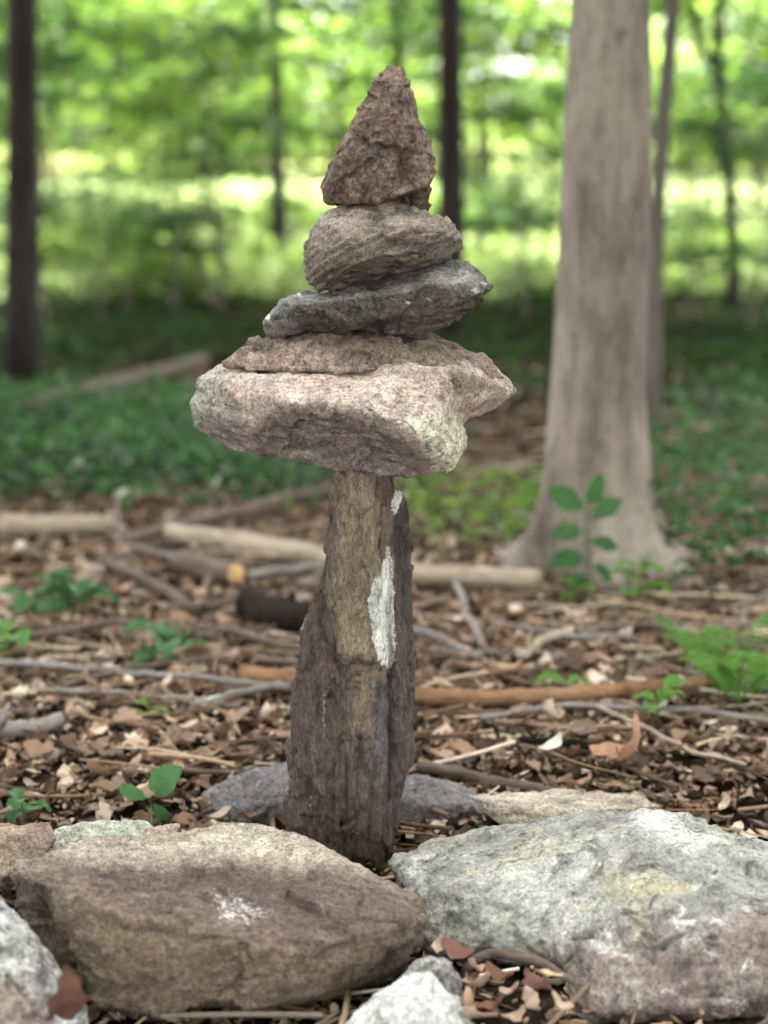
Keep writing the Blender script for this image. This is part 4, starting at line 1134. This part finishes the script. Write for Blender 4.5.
LOG = 'log'
stick('fallen_log', 'pale horizontal log reaching in from the left edge', [(-160, 530), (-60, 534), (112, 537)], 22, M['wood_pale'], cat=LOG, seed=1)
stick('leaning_branch', 'brown branch slanting up to the right behind the pillar on the left', [(118, 556), (230, 528), (335, 500)], 13, M['wood_brown'], 0.02, cat='branch', seed=2)
stick('fallen_log', 'long pale barkless log running behind the pillar from left of it towards the thick trunk', [(165, 545), (250, 558), (335, 575), (430, 586), (540, 592)], 25, M['wood_pale'], cat=LOG, seed=3, wob=0.02)
stick('sawn_log', 'short dark log with a round orange sawn end facing the camera', [(180, 578), (205, 585), (236, 592)], 25, M['wood_brown'], 0.008, cat=LOG, seed=4, wob=0.0, child=('sawn_end', M['wood_cut'], True))
stick('grey_stick', 'grey stick lying between the sawn log and the pillar', [(248, 588), (290, 580), (335, 575)], 11, M['wood_grey'], 0.01, seed=5)
stick('rotten_log', 'dark damp rotten log half hidden behind the left side of the pillar', [(246, 622), (300, 635), (350, 640), (400, 636)], 34, M['wood_dark'], cat=LOG, seed=6, bury=0.1)
stick('orange_log', 'long rusty orange-brown barkless branch lying across behind the pillar', [(245, 690), (330, 702), (420, 712), (520, 712), (620, 704), (716, 694)], 19, M['wood_orange'], 0.008, cat='branch', seed=7, taper=(1.0, 0.8))
stick('grey_stick', 'thin curved grey stick in front of the rusty orange branch on the right', [(480, 728), (560, 716), (640, 717), (720, 724), (800, 733)], 7, M['wood_grey'], 0.01, seed=8)
stick('pale_twig', 'thin pale twig slanting down to the right below the grey stick', [(596, 716), (640, 736), (700, 764), (745, 772)], 5, M['wood_pale'], 0.012, seed=9, cat='twig')
stick('pale_twig', 'whitish twig pointing at the camera just right of the pillar', [(458, 590), (466, 625), (486, 660)], 8, M['wood_grey'], 0.015, seed=10, cat='twig')
stick('grey_twig', 'thin grey twig at the right edge above the rusty branch', [(690, 682), (735, 694), (800, 706)], 5, M['wood_grey'], 0.015, seed=11, cat='twig')
stick('mossy_log', 'grey log lying slantwise in the shade far back on the left', [(28, 430), (110, 404), (205, 380)], 13, M['wood_brown'], 0.08, cat=LOG, seed=12, bury=0.1)
stick('weathered_wood', 'weathered grey-pink piece of wood at the left edge above the russet rock', [(-60, 748), (0, 744), (62, 732)], 22, M['wood_grey'], cat='wood', seed=13, taper=(1, 0.7))
stick('grey_stick', 'long thin grey stick reaching from the left edge towards the pillar', [(-30, 668), (60, 678), (180, 690), (292, 700)], 8, M['wood_grey'], 0.012, seed=14)
stick('brown_stick', 'brown stick across the litter behind the long thin grey stick', [(30, 646), (120, 634), (210, 640), (300, 660)], 8, M['wood_brown'], 0.012, seed=15)
stick('brown_stick', 'dark brown stick slanting down right from the horizontal log', [(100, 570), (150, 594), (195, 622)], 12, M['wood_brown'], 0.01, seed=16)
stick('pale_log', 'pale log at the right edge beside the roots of the thick trunk', [(700, 560), (768, 566), (860, 572)], 16, M['wood_pale'], cat=LOG, seed=17)
stick('pale_log', 'pale log far back at the right edge', [(730, 486), (790, 492), (860, 500)], 14, M['wood_pale'], cat=LOG, seed=18)
stick('bent_twig', 'pale brown twig leaning in the bottom right corner under the lichen boulder', [(728, 1040), (752, 1000), (790, 958)], 7, M['wood_brown'], 0.0, seed=19, cat='twig', zs=[0.0, 0.02, 0.05])
stick('decayed_wood', 'decayed brown strip of wood on the litter right of the pillar base', [(420, 770), (490, 780), (560, 790)], 14, M['wood_brown'], cat='wood', seed=20, bury=0.4)
stick('black_stick', 'short blackish stick in the litter below the thin curved grey stick', [(520, 750), (570, 752), (622, 756)], 9, M['wood_dark'], 0.005, seed=21)
stick('grey_stick', 'grey stick lying left of the whitish twig, right beside the pillar', [(412, 640), (440, 648), (480, 668)], 9, M['wood_grey'], 0.01, seed=22)
stick('grey_twig', 'thin grey twig lying below the rusty branch left of centre', [(60, 700), (140, 704), (240, 716)], 6, M['wood_grey'], 0.01, seed=23, cat='twig')
stick('brown_stick', 'brown stick lying on the litter right of the thick trunk root', [(600, 640), (660, 632), (730, 640)], 9, M['wood_brown'], 0.01, seed=24)
stick('brown_stick', 'short brown stick among the leaves right of the pillar', [(520, 668), (545, 650), (570, 640)], 10, M['wood_pale'], 0.01, seed=25)
rs_ = np.random.default_rng(321)
for k in range(30):
    left = k < 18
    x0 = (rs_.random() * 320 - 20) if left else (410 + rs_.random() * 340)
    y0 = 545 + rs_.random() * 190
    L_ = (50 + 110 * rs_.random()) * (y0 - 235) / 400
    a_ = rs_.normal(0, 0.30)
    o_ = stick('loose_stick', 'loose thin stick lying among the dead leaves of the middle ground', [(x0, y0), (x0 + L_ * 0.5, y0 + L_ * 0.5 * math.sin(a_) * 0.5 + rs_.normal(0, 3)), (x0 + L_, y0 + L_ * math.sin(a_) * 0.5)], 4 + 6 * rs_.random() ** 2,
          M[('wood_grey', 'wood_brown', 'wood_brown', 'wood_pale')[k % 4]], 0.01, seed=100 + k)
    o_['group'] = 'loose sticks in the leaf litter'
b = gr(118, 570)
v, f = tube(smooth_path([b + (0, 0, -0.03), b + (0.004, 0, 0.1), b + (0.0, 0.01, 0.20)], 10), np.linspace(0.008, 0.005, 10), 7)
tag(link('upright_twig', mesh_np('upright_twig', v - b, f, True), M['wood_grey'], None, b), 'short grey twig standing upright on the left in front of the horizontal log', 'twig')
# dark root under the lichen boulder
pr = [at(463, 985, 1.76), at(472, 962, 1.77), at(492, 951, 1.785), at(522, 957, 1.77), at(552, 968, 1.755), at(575, 982, 1.74)]
v, f = tube(smooth_path(pr, 22, 0.004, np.random.default_rng(4)), np.interp(np.linspace(0, 1, 22), [0, 0.5, 1], [0.005, 0.007, 0.004]), 8, 0.06, np.random.default_rng(3))
v, bb = recentre(v)
tag(link('curved_root', mesh_np('curved_root', v, f, True), M['wood_brown'], None, bb), 'dark curved root arching under the left edge of the lichen boulder', 'root')


# ------------------------------------------------------------------ single leaves
def one_leaf(name, label, p, length, yaw, tilt, mat, width=0.3, curl=0.25, lobes=0.1, fold=0.15, seed=0, roll=0.0):
    v, f = leaf_template(width, curl, 8, lobes, fold, seed)
    v = (v - np.array([0, 0.5, 0])) * length
    me = mesh_np(name, v, f, True)
    o = link(name, me, mat, None, p)
    o.rotation_euler = (tilt, roll, yaw)
    so = o.modifiers.new('thick', 'SOLIDIFY')
    so.thickness = 0.0006
    sb = o.modifiers.new('sub', 'SUBSURF')
    sb.levels = sb.render_levels = 1
    return tag(o, label, 'leaf')


one_leaf('dead_leaf', 'reddish-brown dead leaf draped on the speckled rock in the bottom left corner', at(62, 994, 1.61), 0.092, R(28), R(-58), M['leaf_red'], 0.26, 0.16, 0.42, -0.14, 1)
one_leaf('curled_leaf', 'large curled orange-brown oak leaf on the litter behind the lichen boulder', gr(628, 772) + (0, 0, 0.03), 0.10, R(70), R(-38), M['leaf_orange'], 0.36, 0.45, 0.3, 0.25, 2)
one_leaf('pale_leaf', 'pale bleached leaf lying left of the pillar on the litter', gr(213, 710) + (0, 0, 0.02), 0.062, R(80), R(-18), M['leaf_pale'], 0.26, 0.1, 0.0, 0.05, 3)
one_leaf('pale_leaf', 'small whitish leaf right of the pillar above the wedge of rock', gr(552, 760) + (0, 0, 0.025), 0.045, R(110), R(-25), M['leaf_pale'], 0.4, 0.2, 0.0, 0.1, 4)
one_leaf('straw_leaf', 'narrow straw-coloured leaf standing beside the whitish angular rock', at(467, 1004, 1.665), 0.046, R(12), R(-62), M['leaf_straw'], 0.16, 0.15, 0.0, 0.1, 5)
one_leaf('straw_leaf', 'straw-coloured shred lying at the foot of the lichen boulder', at(545, 975, 1.69), 0.042, R(-78), R(-20), M['leaf_straw'], 0.13, 0.1, 0.0, 0.1, 6)
one_leaf('pale_leaf', 'tiny white leaf on the dark green ground cover at the left', at(75, 468, 5.25), 0.085, R(60), R(-45), M['leaf_pale'], 0.4, 0.1, 0, 0.05, 7)
one_leaf('pale_leaf', 'larger white leaf on the edge of the ground cover left of the pillar', at(211, 489, 5.0), 0.12, R(85), R(-45), M['leaf_pale'], 0.4, 0.1, 0, 0.05, 8)
one_leaf('pale_leaf', 'small white leaf just above the upright twig', at(122, 497, 4.9), 0.075, R(40), R(-45), M['leaf_pale'], 0.4, 0.1, 0, 0.05, 9)
one_leaf('yellow_leaf', 'small yellowish leaf on the edge of the ground cover', at(168, 486, 5.0), 0.09, R(95), R(-40), M['leaf_straw'], 0.4, 0.1, 0, 0.05, 10)
rl = np.random.default_rng(31)
for i, (x, y, Y) in enumerate([(478, 985, 1.73), (498, 978, 1.74), (512, 992, 1.71), (530, 1002, 1.70), (490, 1008, 1.69), (515, 1018, 1.68), (475, 968, 1.745), (535, 985, 1.69), (470, 1018, 1.64), (560, 1005, 1.66), (455, 955, 1.76), (440, 948, 1.77)]):
    p = at(x, y, Y)
    o = one_leaf('crevice_leaf', 'crumpled brown dead leaf in the crevice below the left edge of the lichen boulder', p, 0.026 + 0.02 * rl.random(), rl.random() * 6.28, R(-5 - 30 * rl.random()), [M['litter'], M['leaf_red'], M['litter']][i % 3], 0.34, 0.3, 0.15, 0.2, 20 + i)
    o['group'] = 'dead leaves in the crevice between the boulders'


# ------------------------------------------------------------------ green plants
def plant(name, label, base, height, leaves, size, mat, seed=0, lean=(0, 0), droop=-0.25, width=0.34, cat='plant', up0=0.35):
    r = np.random.default_rng(seed)
    base = np.asarray(base, float)
    root = empty(name, base, label, cat)
    top = np.array([lean[0], lean[1], height])
    sp = smooth_path([np.array([0, 0, -0.015]), top * 0.5 + (r.normal(0, 0.004), 0, 0), top], 10)
    v, f = tube(sp, np.linspace(0.0022, 0.0014, 10) * max(1, height / 0.12) ** 0.5, 6)
    link('stem', mesh_np('stem', v, f, True), M['stem_green'], root)
    tv, tf = leaf_template(width, -0.22, 6, 0.0, 0.12, seed)
    for k in range(leaves):
        t = up0 + (1 - up0) * (k + 1) / leaves
        p = sp[min(9, int(round(t * 9)))]
        az = k * 2.4 + r.normal(0, 0.35)
        me = mesh_np('leaf', (tv + (0, 0.12, 0)) * size * (0.75 + 0.45 * r.random()), tf, True)
        o = link('leaf', me, mat, root, p)
        o.rotation_euler = (droop + 0.45 * r.random(), r.normal(0, 0.15), az)
    return root


def posed_plant(name, label, base, stem_px, Y, leaves, mat, r0, width, seed):
    """leaves: (pixel where it joins the stem, pixel of its tip, tilt of its face)"""
    base = np.asarray(base, float)
    r = np.random.default_rng(seed)
    root = empty(name, base, label, 'plant')
    sp = smooth_path([base + (0, 0, -0.01)] + [at(x, y, Y) for x, y in stem_px], 14)
    v, f = tube(sp - base, np.linspace(r0, r0 * 0.6, 14), 7)
    link('stem', mesh_np('stem', v, f, True), M['stem_green'], root)
    for k, (j, t, tilt) in enumerate(leaves):
        tv, tf = leaf_template(width * (0.9 + 0.2 * r.random()), -0.12, 8, 0.0, 0.10, seed + k)
        tv[:, 0] *= 1 / 1.0
        J, T = at(j[0], j[1], Y), at(t[0], t[1], Y - 0.035 * (1 if k % 2 else -0.3))
        yv = T - J
        L = np.linalg.norm(yv)
        yv = yv / L
        nrm = np.array([r.normal(0, 0.25), -math.cos(tilt), math.sin(tilt)])
        zv = nrm - yv * (nrm @ yv)
        zv /= np.linalg.norm(zv)
        xv = np.cross(yv, zv)
        body_l = 0.86
        lv = tv * L * body_l + np.array([0, L * (1 - body_l), 0])
        pv, pf = tube([np.zeros(3), np.array([0, L * 0.15, 0.001]), np.array([0, L * 0.32, 0])], np.full(3, r0 * 0.45), 6, cap=False)
        vv, ff = merge([(lv, tf), (pv, pf)])
        o = link('leaf', mesh_np('leaf', vv @ np.stack([xv, yv, zv]), ff, True), mat, root, J - base)
        sb = o.modifiers.new('sub', 'SUBSURF')
        sb.levels = sb.render_levels = 1
    return root


posed_plant('seedling', 'seedling with three bright green leaves just behind the large brown boulder', gr(152, 822), [(151, 806), (150, 797)], 2.30,
            [((150, 799), (119, 786), 0.5), ((151, 797), (181, 768), 0.3), ((151, 801), (170, 829), 0.9)], M['leaf_seedling'], 0.0016, 0.29, 3)
posed_plant('sapling', 'upright sapling with round dark green leaves in front of the thick pale trunk', gr(592, 604), [(590, 570), (586, 530), (588, 505)], 3.72,
            [((588, 512), (548, 490), 0.3), ((588, 508), (600, 474), 0.1), ((588, 520), (622, 500), 0.5), ((586, 530), (550, 536), 0.6), ((587, 540), (618, 548), 0.5), ((589, 556), (548, 566), 0.7), ((590, 562), (612, 584), 0.5), ((590, 575), (566, 588), 0.8)], M['leaf_cover'], 0.0036, 0.29, 9)
plant('seedling', 'small green seedling near the left edge above the russet rock', gr(22, 816), 0.03, 5, 0.04, M['leaf_seedling'], 2)
plant('seedling', 'leafy seedling on the litter left of the pillar, below the sawn log', gr(166, 664), 0.07, 7, 0.075, M['leaf_seedling'], 3)
plant('seedling', 'low leafy seedling on the left in front of the horizontal log', gr(72, 612), 0.07, 9, 0.08, M['leaf_seedling'], 4)
plant('seedling', 'seedling on the left behind the dark brown stick', gr(35, 614), 0.05, 6, 0.07, M['leaf_seedling'], 5)
plant('seedling', 'bright green seedling at the left edge beside the brown stick', gr(6, 654), 0.05, 6, 0.07, M['leaf_fern'], 6)
plant('seedling', 'tiny pale green sprout on the litter midway between the left edge and the pillar', gr(148, 722), 0.03, 4, 0.04, M['leaf_lime'], 7)
plant('seedling', 'green sprout beside the rusty orange branch right of the pillar', gr(568, 695), 0.03, 4, 0.05, M['leaf_fern'], 8)
plant('shoot', 'leafy green shoot at the right root of the thick pale trunk', gr(640, 612), 0.12, 9, 0.06, M['leaf_fern'], 10)
plant('shoot', 'small shoot with pale leaves at the middle root of the thick pale trunk', gr(575, 605), 0.05, 4, 0.05, M['leaf_lime'], 11)
plant('shoot', 'green leafy shoot right of the trunk roots among the weeds', gr(690, 600), 0.16, 12, 0.06, M['leaf_cover'], 12, lean=(0.03, 0))
plant('shoot', 'tall leafy shoot near the right edge above the fern', gr(745, 590), 0.2, 14, 0.065, M['leaf_cover'], 13, lean=(-0.03, 0))
plant('shoot', 'leafy shoot against the right side of the thick trunk', gr(668, 575), 0.22, 12, 0.055, M['leaf_cover'], 14)
plant('shoot', 'green sprig beside the right end of the rusty orange branch', gr(660, 722), 0.06, 6, 0.05, M['leaf_fern'], 15)


def fern(label, base, n, length, seed):
    r = np.random.default_rng(seed)
    root = empty('fern', base, label, 'fern')
    for k in range(n):
        az = k * 6.28 / n + r.normal(0, 0.2)
        d = np.array([math.cos(az), math.sin(az), 0])
        L = length * (0.7 + 0.5 * r.random())
        t = np.linspace(0, 1, 26)
        sp = d[None] * (t * L * 0.85)[:, None] + np.array([0, 0, 1])[None] * (L * (1.5 * t - 0.85 * t * t))[:, None]
        parts = [tube(sp, np.linspace(0.0015, 0.0006, 26), 5)]
        side = np.array([-d[1], d[0], 0])
        pos, rt, sc = [], [], []
        for i in range(3, 26):
            for s in (-1, 1):
                ll = L * 0.26 * math.sin(math.pi * (0.12 + 0.86 * t[i])) + 0.004
                yv = side * s * 0.9 + d * 0.4 + np.array([0, 0, -0.1])
                yv /= np.linalg.norm(yv)
                xv = np.cross(yv, [0, 0, 1.0]); xv /= np.linalg.norm(xv)
                zv = np.cross(xv, yv)
                pos.append(sp[i]); rt.append(np.stack([xv, yv, zv], -1)); sc.append((ll * 0.25, ll * 0.9, ll))
        parts.append(instances(LV, LF, np.array(pos), np.array(rt), np.array(sc)))
        v, f = merge(parts)
        link('frond', mesh_np('frond', v, f, True), M['leaf_fern'], root)
    return root


fern('bright green fern at the right edge above the lichen boulder', gr(738, 706), 8, 0.19, 1)
fern('small green fern beside the right end of the rusty branch', gr(700, 665), 6, 0.12, 2)

# ------------------------------------------------------------------ light
EL, AZ = R(57), R(18)
sd = Vector((math.sin(AZ) * math.cos(EL), math.cos(AZ) * math.cos(EL), math.sin(EL)))
sun = bpy.data.lights.new('sun', 'SUN')
sun.energy = 4.2
sun.angle = R(0.5)
sun.color = (1.0, 0.95, 0.86)
so = bpy.data.objects.new('sun', sun)
so.rotation_euler = sd.to_track_quat('Z', 'Y').to_euler()
so.location = (0, 0, 20)
COL.objects.link(so)
w = bpy.data.worlds.new('World')
S.world = w
w.use_nodes = True
nt = w.node_tree
bg = nt.nodes['Background']
sky = nt.nodes.new('ShaderNodeTexSky')
sky.sky_type = 'NISHITA'
sky.sun_disc = False
sky.sun_elevation = EL
sky.sun_rotation = AZ
sky.air_density = 1.0
sky.dust_density = 3.0
hs = nt.nodes.new('ShaderNodeHueSaturation')
hs.inputs['Saturation'].default_value = 0.18
nt.links.new(sky.outputs[0], hs.inputs['Color'])
nt.links.new(hs.outputs[0], bg.inputs[0])
bg.inputs[1].default_value = 0.15

S.view_settings.view_transform = 'Standard'
S.view_settings.look = 'None'
S.view_settings.exposure = 4.05
S.view_settings.gamma = 1
S.view_settings.use_curve_mapping = False
S.render.engine = 'CYCLES'
c = S.cycles
c.use_denoising = True
c.max_bounces = 8
c.diffuse_bounces = 4
c.transmission_bounces = 6
c.transparent_max_bounces = 4
c.sample_clamp_indirect = 6
c.caustics_reflective = c.caustics_refractive = False
